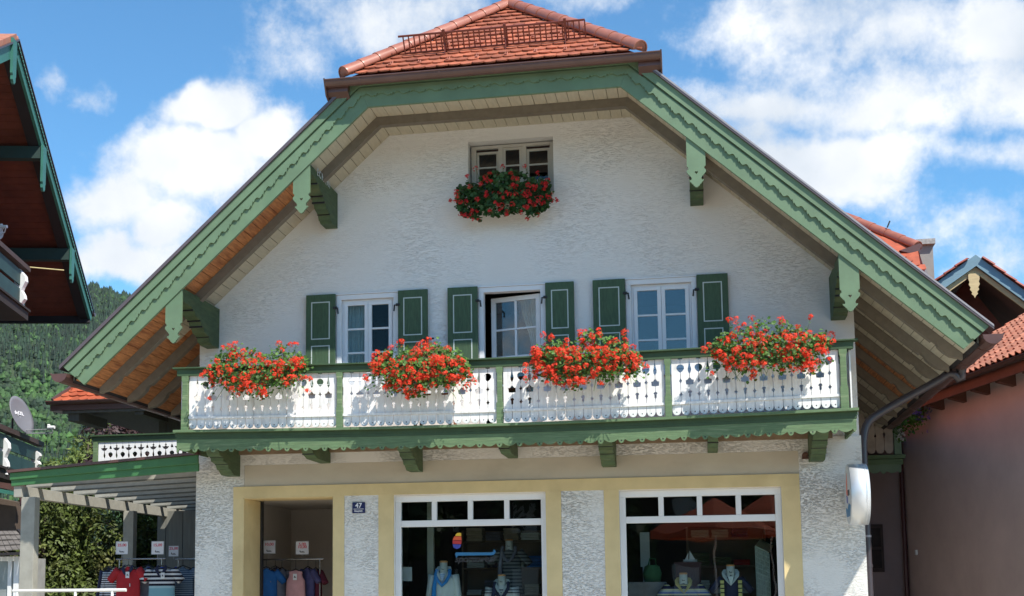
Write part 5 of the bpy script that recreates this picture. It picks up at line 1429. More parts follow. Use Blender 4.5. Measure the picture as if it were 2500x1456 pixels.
# ================================================================== rear wing and balconies of the house
def rear_parts():
    # left rear wing: hipped roof with front gutter
    Y = 7.0; a = W(126, 982, Y); z = a.z; x1 = WALL_L + .1
    A = Vector((a.x + .05, Y, z)); B = Vector((x1, Y, z)); T0 = Vector((a.x + 1.55, Y + 2.6, z + 2.1)); T1 = Vector((x1, Y + 2.6, z + 2.1))
    mb = MB(); n = Vector((0, -.63, .78)) * -.06
    mb.add([A + n, B + n, T1 + n, T0 + n, A + Vector((.0, 5, -.05))], [(0, 1, 2, 3), (0, 3, 4)]); 
    r = mb.build('wing_roof', M_TILE2, house)
    sub(tiles(A, B, [T0, T1], .20, .19, .018), 'wing_tile', M_TILE2, r)
    mb = MB(); mb.beam(A + Vector((-.04, 0, .05)), T0 + Vector((-.04, 0, .05)), .07, .06); sub(mb, 'hip_flashing', M_GUT, r)
    for k, (px, py) in enumerate(((177, 958), (213, 958), (255, 958))):
        p = W(px, py, Y + .35); mb = MB(); mb.bx(p.x - .012, p.x + .012, p.y - .06, p.y, p.z, p.z + .10); mb.bx(p.x, p.x + .09, p.y - .06, p.y - .04, p.z, p.z + .02); sub(mb, 'snow_hook', M_TILE2, r)
    mb = MB(); gutter(mb, (a.x - .06, Y - .10, z - .01), (x1, Y - .10, z - .01), (0, -1, 0), .07); mb.bx(a.x - .02, x1, Y - .02, Y + .5, z - .20, z - .07); mb.build('wing_gutter', M_GUT, house)
    mb = MB(); mb.bx(a.x + .25, x1, Y + .02, Y + .08, z - .26, z - .201)
    mb.bx(a.x + .35, a.x + .60, Y + .1, Y + 1.5, z - .42, z - .21)
    mb.bx(a.x + 1.9, a.x + 2.1, Y + .1, Y + 1.5, z - .33, z - .21)
    mb.bx(a.x + .02, x1, Y + .09, 11.9, z - .12, z - .08)
    mb.build('wing_eave', M_GREYB, house)
    # weathered wall of the wing
    q = W(388, 1020, 8.4); mb = MB(); x = q.x; k = 0
    while x < WALL_L: mb.bx(x, x + .19, 8.4 + .014 * (k % 2), 8.45, .1, z + .6); x += .195; k += 1
    mb.build('wing_wall', M_GREYB, house)
    # rear balcony
    Yb = 6.0; c = W(224, 1064, Yb); zr = c.z; xr = WALL_L - .0
    mb = MB(); mb.bx(c.x, xr, Yb - .08, Yb + .08, zr - .03, zr); mb.bx(c.x + .03, xr, Yb - .03, Yb + .05, zr - .15, zr - .031); mb.build('rear_handrail', M_DGREEN, house)
    mb = MB(); mb.bx(c.x + .06, c.x + .15, Yb - .05, Yb + .03, zr - 1.0, zr - .151); mb.build('rear_post', M_GREENW, house)
    mb = MB(); fret_boards(mb, c.x + .16, xr, Yb - .01, zr - 1.05, zr - .152, 0, .135, lambda x: 0.0, 1.0, .02)
    mb.build('rear_fretwork', M_WHITE, house)
    mb = MB(); x = c.x + .16 + .135
    k = 0
    while x < xr - .1:
        zc = zr - .30; mb.prism([(x - .075, Yb - .012, zc + .03), (x - .04, Yb - .012, zc - .015), (x, Yb - .012, zc - .03), (x + .04, Yb - .012, zc - .015), (x + .075, Yb - .012, zc + .03), (x + .03, Yb - .012, zc + .028), (x, Yb - .012, zc + .055), (x - .03, Yb - .012, zc + .028)], (0, .001, 0))
        zc = zr - .58; mb.prism([(x, Yb - .012, zc - .07), (x + .05, Yb - .012, zc), (x + .045, Yb - .012, zc + .04), (x, Yb - .012, zc + .015), (x - .045, Yb - .012, zc + .04), (x - .05, Yb - .012, zc)], (0, .001, 0))
        x += .27
    mb.build('cut_out', M_DARK, house)
    mb = MB(); mb.bx(c.x, xr, Yb, 8.38, zr - 1.15, zr - 1.06); mb.build('rear_balcony_floor', M_DGREEN, house)
    # right rear balcony
    Yb = 7.5; a = W(2100, 985, Yb); b = W(2192, 985, Yb); zt = W(2150, 985, Yb).z; zb = W(2150, 1105, Yb).z
    mb = MB(); fret_boards(mb, WALL_R + .02, b.x - .12, Yb, zb, zt, 1, .16, lambda x: 0.0, (zt - zb) / .83, .02); mb.build('rear_fretwork', mat('aged_white_boards', (.42, .36, .30), .8, .2, 5), house)
    mb = MB(); mb.bx(b.x - .11, b.x + .02, Yb - .05, Yb + .06, zb - .05, zt + .1); mb.build('rear_post', M_GREEN, house)
    mb = MB(); mb.bx(WALL_R, b.x + .08, Yb - .08, Yb + .1, zb - .13, zb - .06); mb.bx(WALL_R, b.x + .04, Yb - .04, Yb + .1, zb - .24, zb - .14); mb.build('rear_edge_board', M_GREENW, house)
    mb = MB(); scallop_fascia(mb, WALL_R, b.x + .0, Yb - .02, zb - .241, .17, .30, lambda x: 0.0); mb.build('rear_fascia', M_GREEN, house)
    mb = MB(); mb.bx(WALL_R, b.x, Yb + .11, 10, zb - .26, zb - .18); mb.build('rear_balcony_floor', M_DGREEN, house)
    mb = MB(); mb.bx(WALL_R, b.x + .1, Yb - .06, Yb + .08, zt, zt + .06); mb.build('rear_handrail', M_DGREEN, house)
    # cross wing hip at the right rear
    Yr = 9.0
    A = W(2030, 700, Yr); B = W(2262, 700, Yr); lowz = W(2240, 615, Yr).z
    P1 = W(2070, 535, Yr + 1.2); P2 = W(2240, 604, Yr - .2)
    base0 = Vector((P1.x - 1.2, Yr - .9, P2.z - .02)); base1 = Vector((P2.x, Yr - .2 - .0, P2.z - .02))
    d = (P1 - P2)
    low0 = Vector((P2.x - 2.6, P2.y - .0, P2.z)); low1 = Vector((P2.x, P2.y, P2.z))
    e = Vector((0, -.7, -.75))
    mb = MB(); pts = [low1, low0, P1 + Vector((-.6, 0, .2)), P1]
    lo0, lo1 = low0 + e, low1 + e * .05 
    mb.add([P1, P2, P2 + Vector((-.05, -.62, -.66)), P1 + Vector((-1.3, -1.9, -2.1)), P1 + Vector((-.8, .1, .1))], [(0, 1, 2, 3, 4)])
    rr = mb.build('rear_roof', M_TILE2, house, fixn=False)
    # tile rows on it
    nrm = (P2 - P1).cross(Vector((-.05, -.62, -.66))).normalized()
    if nrm.z < 0: nrm = -nrm
    A_ = P2 + Vector((-.05, -.62, -.66)) + Vector((-1.9, 0, 0)); B_ = P2 + Vector((-.10, -.62, -.66))
    sub(tiles(A_ + nrm * .02, B_ + nrm * .02, [P1 + Vector((-1.2, 0, 0)) + nrm * .02, P1 + nrm * .02], .20, .19, .018), 'rear_tile', M_TILE2, rr)
    mb = caps(P2, P1 + d * .05, .13, 5); sub(mb, 'hip_cap', M_CAP, rr, fixn=False)
    g0 = W(2185, 622, Yr - .6); 
    mb = MB(); mb.hexa([W(2196, 612, Yr - .3), W(2246, 594, Yr - .3), W(2252, 600, Yr - .3), W(2236, 622, Yr - .3)], (0, .12, 0)); mb.build('rear_gutter_corner', M_GUT, house)
    mb = MB(); mb.hexa([W(2225, 618, Yr - .1), W(2243, 620, Yr - .1), W(2276, 690, Yr - .1), W(2262, 700, Yr - .1)], (0, .05, 0)); mb.build('rear_verge', mat('grey_zinc', (.24, .24, .25), .5, .1, 3), house)
    mb = MB(); ch0 = W(2244, 700, Yr + .6); ch1 = W(2277, 594, Yr + .6)
    mb.bx(ch0.x, ch1.x, Yr + .6, Yr + 1.2, 5.0, ch1.z); mb.build('chimney', mat('grey_chimney_render', (.28, .27, .25), .9, .12, 3, bump=.2), house)
    c0 = W(2236, 586, Yr + .55); c1 = W(2283, 596, Yr + .55)
    mb = MB(); mb.bx(c0.x, c1.x, Yr + .5, Yr + 1.3, c1.z, c0.z + .0); mb.build('chimney_cap', mat('chimney_slab', (.33, .32, .30), .9, .3, 20), house)
    mb = MB(); mb.bx(WALL_R + .001, P2.x - .25, Yr + .6, 12.99, .1, P2.z - .75); mb.build('rear_wing_wall', STUC_LO, house)
    mb = MB(); mb.add([P1, P2, P2 + Vector((0, 3.6, 0)), P1 + Vector((0, 3.0, 0))], [(0, 1, 2, 3)]); mb.add([P2 + Vector((.02, -.6, -.65)), P2, P2 + Vector((0, 3.6, 0)), P2 + Vector((.02, 3.6, -.65))], [(0, 1, 2, 3)]); mb.build('rear_roof_flank', M_TILE2, house, fixn=False)
    p = W(2166, 556, Yr + .3); mb = MB(); mb.beam(p, p + Vector((.06, 0, .14)), .015, .03); mb.build('lightning_rod', M_BLACK, house)
rear_parts()

# flower box on the right rear balcony
def rear_flowers():
    c = W(2222, 1010, 7.3); rnd = random.Random(77)
    t = thing('hanging_flower_box', 'purple and green hanging flowers on the rear balcony right of the house', 'flower box', (c.x, 7.3, c.z - .1))
    mb = MB(); q0 = W(2178, 1000, 7.3); mb.bx(q0.x, c.x + .0, 7.22, 7.42, q0.z - .12, q0.z + .03); mb.build('planter', M_GREEN, t)
    L, P = MB(), MB()
    for i in range(500):
        p = Vector((c.x + rnd.gauss(0, .13), 7.3 + rnd.gauss(0, .1), c.z + rnd.gauss(0, .15))); leaf(L, p, Vector((rnd.gauss(0, 1), -1, .6)).normalized(), rnd.uniform(.02, .035), rnd)
    for i in range(50):
        p = Vector((c.x + .12 + rnd.gauss(0, .1), 7.2 + rnd.gauss(0, .08), c.z + rnd.gauss(0, .1))); head(P, p, .03, rnd, 6)
    L.build('leaves', M_LEAF, t, fixn=False); P.build('blooms', mat('violet_petal', (.16, .10, .40), .6, .2, 9, trans=.3), t, fixn=False)
    c = W(2198, 1042, 7.4); t2 = thing('white_flower_plant', 'white blossoms hanging beside the rear balcony post', 'flowers', (c.x, 7.4, c.z - .2))
    P = MB()
    for i in range(24): head(P, Vector((c.x + rnd.gauss(0, .04), 7.4, c.z + rnd.uniform(-.25, .12))), .03, rnd, 6)
    P.build('blooms', mat('white_petal', (.75, .72, .68), .6, .1, 9, trans=.3), t2, fixn=False)
    L = MB()
    for i in range(60): leaf(L, Vector((c.x + rnd.gauss(0, .06), 7.45, c.z + rnd.uniform(-.3, .12))), Vector((0, -1, .6)), .025, rnd)
    L.build('leaves', M_LEAF, t2, fixn=False)
rear_flowers()

# ================================================================== neighbour on the right
ANG = R_(-13.4); U = Vector((math.sin(ANG), math.cos(ANG), 0)); V = Vector((math.cos(ANG), -math.sin(ANG), 0))
def pink_house():
    P0 = W(2205, 1200, 9.0)
    t = thing('pink_house', 'mauve pink rendered house with orange pantile roof right of the gabled house', 'house', (P0.x, 9, 0))
    Rw = lambda px, py, tt=0.0: Wp(px, py, P0 + V * tt, V)
    e0 = Rw(2330, 938, -.45); e1 = Rw(2500, 884, -.45); z = (e0.z + e1.z) / 2 - .0
    far = P0 + U * 0; near = P0 - U * 16
    PK = mat('mauve_pink_render', (.50, .375, .345), .92, .08, 1.5, bump=.35, bscale=90, bdist=.004, col2=(.42, .31, .28), c2pos=(.5, .8))
    g = lambda s, tt, zz: Vector((P0.x, P0.y, 0)) + U * s + V * tt + Vector((0, 0, zz))
    pit = .60; zw = z + .02; mb = MB(); mb.prism([g(-9.2, 0, 0), g(-9.2, 9, 0), g(-9.2, 9, zw + pit * 3.4), g(-9.2, 5, zw + pit * 5.3), g(-9.2, 0, zw + .1)], U * 9.2); mb.build('wall', PK, t)
    # back part of the same house, greyer
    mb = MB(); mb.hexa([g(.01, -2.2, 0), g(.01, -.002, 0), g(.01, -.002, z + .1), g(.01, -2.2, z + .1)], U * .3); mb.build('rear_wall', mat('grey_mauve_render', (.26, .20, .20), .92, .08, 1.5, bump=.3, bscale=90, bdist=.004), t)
    Q = lambda px, py: Wp(px, py, g(.0, 0, 0), U)
    a = Q(2118, 1281); b = Q(2158, 1397)
    mb = MB(); mb.hexa([Vector((a.x, a.y, b.z)), Vector((b.x, b.y, b.z)), Vector((b.x, b.y, a.z)), Vector((a.x, a.y, a.z))], U * -.05); w = mb.build('window', mat('dark_brown_frame', (.035, .02, .018), .6), t)
    mb = MB(); da = (b - a); da.z = 0
    for k in (0, 1):
        z0 = b.z + .08 + k * (a.z - b.z - .1) / 2; z1 = z0 + (a.z - b.z - .1) / 2 - .06
        p = Vector((a.x, a.y, 0)) + da * .15 - U * .053; q = Vector((a.x, a.y, 0)) + da * .82 - U * .053
        mb.hexa([p + Vector((0, 0, z0)), q + Vector((0, 0, z0)), q + Vector((0, 0, z1)), p + Vector((0, 0, z1))], U * .002)
    sub(mb, 'pane', mat('dark_pane', (.02, .02, .022), .1), w)
    # roof: eave overhangs by .6, pitch 28 deg rising away (+V)
    pit = .60; oh = .35; ze = z + .02
    mb = MB(); mb.hexa([g(.2, -oh, ze - oh * 0), g(-9.8, -oh, ze), g(-9.8, 5, ze + pit * 5.35), g(.2, 5, ze + pit * 5.35)], Vector((0, 0, .1))); mb.hexa([g(.2, 5.002, ze + pit * 5.35), g(-9.8, 5.002, ze + pit * 5.35), g(-9.8, 9.6, ze + pit * 2.9), g(.2, 9.6, ze + pit * 2.9)], Vector((0, 0, .1))); rf = mb.build('roof', mat('roof_underlay', (.08, .04, .03)), t)
    sub(pantiles(g(.2, -oh - .05, ze + .12), -U, (V + Vector((0, 0, pit))).normalized(), 10.0, 6.3), 'pantile', M_TILE3, rf)
    mb = MB(); gutter(mb, g(.2, -oh - .1, ze + .06), g(-9.8, -oh - .1, ze + .06), -V, .065); mb.build('gutter', mat('dull_brown_gutter', (.05, .035, .032), .75, .1, 3, spec=.2), t)
    mb = MB(); mb.hexa([g(.2, -oh - .02, ze - .16), g(-9.8, -oh - .02, ze - .16), g(-9.8, -oh - .02, ze + .09), g(.2, -oh - .02, ze + .09)], V * .03); mb.build('fascia', mat('red_brown_wood', (.10, .034, .02), .7, .2, 4), t)
    s = -.3
    while s > -9.5:
        mb = MB(); mb.prism([g(s, -oh + .02, ze - .03), g(s, .0, ze - .03), g(s, .0, ze - .24), g(s, -oh + .06, ze - .17)], U * .14); mb.build('rafter_tail', mat('red_brown_wood', (.16, .05, .025)), t); s -= .95
    c = Rw(2203, 1200, -.07); mb = MB(); mb.tube([Vector((c.x, c.y, z)), Vector((c.x, c.y, .1))], .045, 10); mb.build('downpipe', M_WINEPIPE, t)
    p = Rw(2237, 1349, -.01); mb = MB(); mb.bx(p.x - .02, p.x + .02, p.y - .05, p.y + .05, p.z - .05, p.z + .05); mb.build('wall_socket', M_WHITE, t)
    # cross gable rising behind
    Yg = 12.0
    G = lambda px, py, dy=0: W(px, py, Yg + dy)
    ap = G(2382, 622); l = G(2255, 712); r = G(2560, 752)
    mb = MB()
    for s_, e_, in ((l, ap), (ap, r)):
        mb.hexa([s_ - Vector((0, 0, .26)), e_ - Vector((0, 0, .26)), e_ , s_], (0, .05, 0))
    gb = mb.build('gable_verge_board', mat('grey_blue_paint', (.16, .27, .33), .6, .08, 4), t)
    mb = MB()
    for s_, e_, in ((l, ap), (ap, r)):
        mb.hexa([s_ - Vector((0, -.10, .40)), e_ - Vector((0, -.10, .40)), e_ - Vector((0, -.10, .262)), s_ - Vector((0, -.10, .262))], (0, .06, 0))
    mb.build('gable_timber', mat('pale_new_timber', (.55, .42, .22), .7, .1, 4, (1, 1, 6)), t)
    mb = MB(); c = G(2379, 700, .06); zt = G(2379, 668, .06).z; zb = G(2379, 728, .06).z
    pr = [(.0, 0), (.02, .05), (.07, .10), (.05, .14), (.10, .20), (.08, .25), (.12, .32), (.10, .38), (.12, .44), (.12, zt - zb)]
    mb.prism([(c.x + x, c.y, zb + h_) for x, h_ in pr] + [(c.x - x, c.y, zb + h_) for x, h_ in pr[::-1]], (0, .03, 0)); mb.build('pendant_board', mat('pale_new_timber', (.55, .42, .22)), t)
    mb = MB(); nrm = Vector((0, .0, 0))
    dep = 5.0
    mb.hexa([l + Vector((0, .02, -.07)), ap + Vector((0, .02, -.07)), ap + Vector((0, dep, -.07)), l + Vector((0, dep, -.07))], (0, 0, .06)); mb.hexa([ap + Vector((0, .02, -.07)), r + Vector((0, .02, -.07)), r + Vector((0, dep, -.07)), ap + Vector((0, dep, -.07))], (0, 0, .06))
    go = mb.build('gable_roof', mat('red_brown_wood', (.16, .05, .025)), t)
    for (s_, e_) in ((l, ap), (r, ap)):
        v = (e_ - s_); Lr = v.length; v.normalize(); along = Vector((0, 1, 0)) if s_ is r else Vector((0, -1, 0))
        org = s_ + Vector((0, -.08, .02)) if s_ is r else s_ + Vector((0, 4.9, .02))
        sub(pantiles(org, along, v, 5.0, Lr, .2, .30), 'pantile', mat('dark_verge_tile', (.28, .075, .05), .65, .2, 9, isl=0.2), go)
    mb = MB(); gl = l + Vector((.6, 1.3, -.3)); gr = r + Vector((-.6, 1.3, -.3)); mb.prism([gl, ap + Vector((0, 1.3, -.3)), gr, Vector((gr.x, gr.y, 5.5)), Vector((gl.x, gl.y, 5.5))], (0, 3.5, 0)); mb.build('gable_wall', mat('dark_red_boards', (.14, .035, .02), .8, .2, 3), t)
    mb = MB(); q = G(2312, 740, .5); mb.prism([q + Vector((-.05, 0, -.5)), q + Vector((.06, 0, -.5)), q + Vector((.06, 0, .1)), q + Vector((-.02, 0, .22))], (0, .8, 0)); mb.build('gable_brace', mat('red_orange_wood', (.35, .06, .02)), t)
def pantiles(org, along, up, La, Lu, w=.21, ex=.33):
    mb = MB(); n = along.cross(up).normalized()
    if n.z < 0: n = -n
    rnd = random.Random(9); ca = int(La / w); cu = int(Lu / ex)
    for j in range(cu):
        for i in range(ca):
            jx = rnd.uniform(-.004, .004); jn = rnd.uniform(-.003, .004)
            prof = []
            for k in range(9):
                f = k / 8; h = .050 * math.sin(math.pi * min(1, f / .58)) if f < .58 else -.010 * math.sin(math.pi * (f - .58) / .42)
                prof.append((f * w * 1.03, h))
            rings = []
            for uu, lift in ((0.0, .028), (ex * 1.08, .0)):
                rings.append([org + along * (i * w + x + jx) + up * (j * ex + uu) + n * (h + lift + jn) for x, h in prof])
            m_ = len(prof)
            vs = rings[0] + rings[1] + [p - n * .018 for p in rings[0]]
            mb.add(vs, [(k, k + 1, m_ + k + 1, m_ + k) for k in range(m_ - 1)] + [(2 * m_ + k, 2 * m_ + k + 1, k + 1, k) for k in range(m_ - 1)])
    return mb
pink_house()

# ================================================================== neighbour on the left
def left_house():
    P0 = W(225, 760, 10.0)
    t = thing('alpine_house', 'dark timber house at the left edge with wide overhanging roof and green verge', 'house', (P0.x - 2, 8, 0))
    L = lambda px, py, tt=0.0: Wp(px, py, P0 + V * tt, V)
    g = lambda s, tt, z: Vector((P0.x, P0.y, 0)) + U * s + V * tt + Vector((0, 0, z))
    rid = L(42, 96); eav = L(226, 762)
    tgreen = mat('blue_green_paint', (.035, .15, .115), .5, .12, 4)
    redw = mat('red_brown_soffit', (.13, .032, .016), .75, .25, 3, (1, 1, 1), .3, 12, (.6, .6, 9), bdist=.004, col2=(.08, .02, .012), c2pos=(.5, .7))
    d = (eav - rid).normalized(); up = V.cross(d); up = up if up.z > 0 else -up
    near = rid - (eav - rid) * .5; near.z = rid.z - (rid.z - eav.z) * .5
    d2 = (near - rid).normalized(); up2 = V.cross(d2); up2 = up2 if up2.z > 0 else -up2
    mb = MB()
    mb.hexa([rid - up * .30, eav - up * .30, eav - up * .04, rid - up * .04], V * -.06)
    b = mb.build('verge_board', tgreen, t)
    mb = MB(); mb.hexa([rid - up * .03, eav - up * .03, eav - up * .0, rid - up * .0], V * .05); mb.hexa([rid - up * .10, eav - up * .10, eav - up * .035, rid - up * .035], V * .03); sub(mb, 'verge_edge', M_PIPE, b)
    mb = MB(); mb.hexa([rid - up2 * .30, near - up2 * .30, near - up2 * .04, rid - up2 * .04], V * -.06); b2 = mb.build('verge_board', tgreen, t)
    mb = MB(); mb.hexa([rid - up2 * .03, near - up2 * .03, near, rid], V * .05); sub(mb, 'verge_edge', M_PIPE, b2)
    n = int((eav - rid).length / .2)
    mb = MB()
    for i in range(n * 2):
        p = rid + d * (i * .1 + .05) + V * .031 - up * .13
        mb.hexa([p - d * .03, p + d * .03, p + d * .03 + up * .02, p - d * .03 + up * .03], V * .01)
    sub(mb, 'dentil_trim', mat('pale_teal_edge', (.07, .24, .19), .5, .1, 4), b)
    # roof slab with boarded soffit
    mb = MB(); mb.hexa([rid - up * .01 - V * .0, eav - up * .01, eav + up * .10, rid + up * .10], V * -9); mb.hexa([rid - up2 * .01, near - up2 * .01, near + up2 * .10, rid + up2 * .10], V * -9); mb.build('roof', M_TILE3, t)
    mb = MB(); Ls = (eav - rid).length; w = .19; k = 0
    while k * w < Ls - .05:
        p = rid + d * (k * w) - up * .19; q = rid + d * (min(Ls, k * w + w - .006)) - up * .19
        mb.hexa([p - V * .062, q - V * .062, q - V * 8.5, p - V * 8.5], up * .02); k += 1
    mb.hexa([rid - up2 * .19 - V * .062, near - up2 * .19 - V * .062, near - up2 * .19 - V * 8.5, rid - up2 * .19 - V * 8.5], up2 * .02)
    mb.build('soffit', redw, t)
    # inner dark rafter along the verge
    mb = MB(); mb.hexa([rid - up * .30 - V * .065, eav - up * .30 - V * .065, eav - up * .192 - V * .065, rid - up * .192 - V * .065], V * -.22); mb.build('verge_rafter', M_DARK, t)
    mb = MB(); gutter(mb, eav + U * .06 + V * .05 - Vector((0, 0, .02)), eav + U * .06 - V * 9 - Vector((0, 0, .02)), U, .085)
    mb.build('gutter', M_GUT, t)
    mb = MB(); e2 = eav - d * .02; mb.hexa([e2 - up * .40 - V * .01, e2 - up * .40 - V * 9, e2 - up * .05 - V * 9, e2 - up * .05 - V * .01], -d * .05); mb.build('eave_board', M_DARK, t)
    # purlins and their pendants
    for (pa, pb) in (((30, 140), (24, 200)), ((103, 402), (103, 470)), ((173, 640), (173, 692))):
        A = L(pa[0], pa[1], .0); B_ = L(pb[0], pb[1], .0)
        s0 = (A - P0).dot(U); zt, zb = A.z, B_.z
        tt = (s0 - (rid - P0).dot(U)); zroof = rid.z + (eav.z - rid.z) * tt / ((eav - rid).dot(U))
        mb = MB(); mb.hexa([g(s0 - .1, -.02, zroof - .58), g(s0 + .1, -.02, zroof - .58), g(s0 + .1, -.02, zroof - .25), g(s0 - .1, -.02, zroof - .32)], V * -8.4); mb.build('purlin', mat('dark_teal_timber', (.012, .035, .03), .7, .1, 3), t)
        mb = MB(); h_ = zroof - .30 - zb
        pr = [(.03, 0), (.05, .03), (.09, .06), (.09, .14), (.12, .18), (.12, .30), (.13, h_)]
        mb.prism([g(s0 + x, .0, zb + h) for x, h in pr] + [g(s0 - x, .0, zb + h) for x, h in pr[::-1]], V * .05); mb.build('pendant_board', tgreen, t)
    # walls
    mb = MB(); sr = (rid - P0).dot(U); se = (eav - P0).dot(U); sn = (near - P0).dot(U); k1 = (rid.z - eav.z) / (se - sr); zz = lambda q: rid.z - abs(q - sr) * k1 - .25; s0_, s1_ = sn + .7, se - 1.0; mb.prism([g(s0_, -2.65, 0), g(s1_, -2.65, 0), g(s1_, -2.65, zz(s1_)), g(sr, -2.65, zz(sr)), g(s0_, -2.65, zz(s0_))], V * -6); mb.build('wall', mat('blue_grey_render', (.40, .43, .46), .9, .05, 2), t)
    # balconies: dark boards, brown rail, white carved end boards
    dk = mat('dark_teal_boards', (.014, .045, .042), .6, .2, 3); rl = mat('brown_black_rail', (.06, .035, .03), .7, .2, 4)
    def bal(tt, top, bot, fl, ends):
        (ax, ay), (bx_, by_) = top
        A = L(ax, ay, tt); B_ = L(bx_, by_, tt)
        s0 = (A - P0).dot(U) - 3.0; s1 = (B_ - P0).dot(U); zt = (A.z + B_.z) / 2; zf = L(fl[0], fl[1], tt).z
        mb = MB(); mb.hexa([g(s0, tt - .08, zt - .10), g(s1 + .06, tt - .08, zt - .10), g(s1 + .06, tt - .08, zt), g(s0, tt - .08, zt)], V * .16); mb.build('balcony_rail', rl, t)
        h_ = zt - zf
        for a_, b_ in ((.48, .82), (.06, .40)):
            mb = MB(); mb.hexa([g(s0, tt - .03, zf + h_ * a_), g(s1 - .02, tt - .03, zf + h_ * a_), g(s1 - .02, tt - .03, zf + h_ * b_), g(s0, tt - .03, zf + h_ * b_)], V * .035); mb.build('balcony_board', dk, t)
        mb = MB(); mb.hexa([g(s0, tt - 2.3, zf - .22), g(s1 + .05, tt - 2.3, zf - .22), g(s1 + .05, tt - 2.3, zf - .03), g(s0, tt - 2.3, zf - .03)], V * 2.36); mb.hexa([g(s0, tt - .1, zf - .03), g(s1 + .08, tt - .1, zf - .03), g(s1 + .08, tt - .1, zf + .015), g(s0, tt - .1, zf + .015)], V * .20); mb.build('balcony_floor', mat('black_brown_beam', (.025, .017, .014), .8, .2, 3), t)
        for (x0, x1, y0, y1) in ends:
            c = L((x0 + x1) / 2, (y0 + y1) / 2, tt); Yc = c.y
            pr = [(.35, 1.0), (.55, .93), (.95, .80), (1.0, .66), (.72, .50), (.62, .42), (.85, .30), (.90, .20), (.60, .08), (.72, .0)]
            mb = MB(); mb.prism([W(x0 + (x1 - x0) * a_, y0 + (y1 - y0) * (1 - b_), Yc) for a_, b_ in pr] + [W(x0, y1, Yc), W(x0, y0, Yc)], (0, .12, 0)); mb.build('carved_end_board', M_WHITE, t, fixn=True)
    bal(-.55, ((0, 598), (64, 650)), None, (40, 742), [(35, 62, 655, 748)])
    bal(-.55, ((0, 1038), (98, 1080)), None, (60, 1160), [(75, 97, 1098, 1142), (-6, 20, 1062, 1158)])
    a = L(62, 652, -.6); mb = MB(); mb.tube([a, a + V * .75 + U * .3], .014, 6); mb.build('drying_pole', mat('pole_wood', (.5, .42, .2)), t)
    # ground floor: eave strips, brown post, red-brown pipe
    a, b_ = W(-40, 1182, 3.6), W(50, 1212, 3.6)
    mb = MB(); mb.hexa([W(-40, 1186, 3.6), W(47, 1204, 3.6), W(47, 1212, 3.6), W(-40, 1196, 3.6)], (0, .3, 0)); mb.build('lower_gutter', tgreen, t)
    mb = MB(); mb.hexa([W(-40, 1172, 3.7), W(47, 1184, 3.7), W(47, 1200, 3.7), W(-40, 1184, 3.7)], (0, .3, 0)); mb.build('lower_eave', M_GUT, t)
    mb = MB(); mb.hexa([W(-30, 1212, 4.2), W(40, 1226, 4.2), W(37, 1302, 4.2), W(-30, 1302, 4.2)], (0, .4, 0)); mb.build('brown_bay', mat('brown_bay_wood', (.09, .065, .05), .8, .2, 3), t)
    mb = MB(); mb.tube([W(52, 1212, 3.4), W(54, 1232, 3.4), W(72, 1238, 3.4), W(70, 1270, 3.4), W(60, 1456, 3.4), W(58, 1560, 3.4)], .045, 10); mb.build('downpipe', M_WINEPIPE, t)
left_house()

def porch():
    t = thing('shingled_porch', 'small porch with grey shingled roof and white window at lower left edge', 'porch', tuple(Vector((W(20, 1456, 2.2).x, 2.4, 0))))
    sh = mat('grey_wood_shingles', (.14, .125, .115), .85, .25, 8, (1, 1, 3), .4, 20, bdist=.006)
    A = W(-60, 1352, 2.0); B = W(78, 1346, 2.0); T0 = W(-60, 1300, 3.0); T1 = W(40, 1298, 3.0)
    mb = MB(); rows = 4; rnd = random.Random(4)
    for j in range(rows):
        for i in range(9):
            f0, f1 = i / 9, (i + 1) / 9 - .008; t0, t1 = j / rows, (j + 1.2) / rows
            P = lambda f, tq: (A.lerp(B, f)).lerp(T0.lerp(T1, f), min(1, tq))
            dz = Vector((0, -.012, .03 + rnd.uniform(-.004, .004)))
            mb.hexa([P(f0, t0) + dz, P(f1, t0) + dz, P(f1, t1), P(f0, t1)], (0, 0, .015))
    mb.build('shingle_roof', sh, t)
    mb = MB(); mb.beam(B + Vector((.03, 0, .02)), T1 + Vector((.03, 0, .02)), .05, .06); mb.beam(A + Vector((0, .02, -.03)), B + Vector((0, .02, -.03)), .05, .05); mb.build('roof_edge', M_DARK, t)
    wf = M_WHITE
    x0 = W(-60, 1400, 2.25).x; x1 = W(46, 1400, 2.25).x; zt = W(20, 1362, 2.25).z
    mb = MB(); mb.bx(x0, x1, 2.25, 2.35, zt - .06, zt + .02); mb.bx(x1 - .10, x1, 2.25, 2.35, .1, zt - .06); mb.bx(W(20, 1400, 2.25).x - .02, W(20, 1400, 2.25).x + .05, 2.27, 2.33, .1, zt - .06); mb.build('white_frame', wf, t)
    mb = MB(); mb.bx(x0, x1 - .1, 2.30, 2.31, .1, zt - .06); mb.build('pane', mat('grey_pane', (.25, .27, .27), .2), t)
    mb = MB(); mb.bx(x0, x1, 2.36, 3.2, .0, zt - .0); mb.build('wall', mat('porch_wall', (.3, .3, .29)), t)
porch()

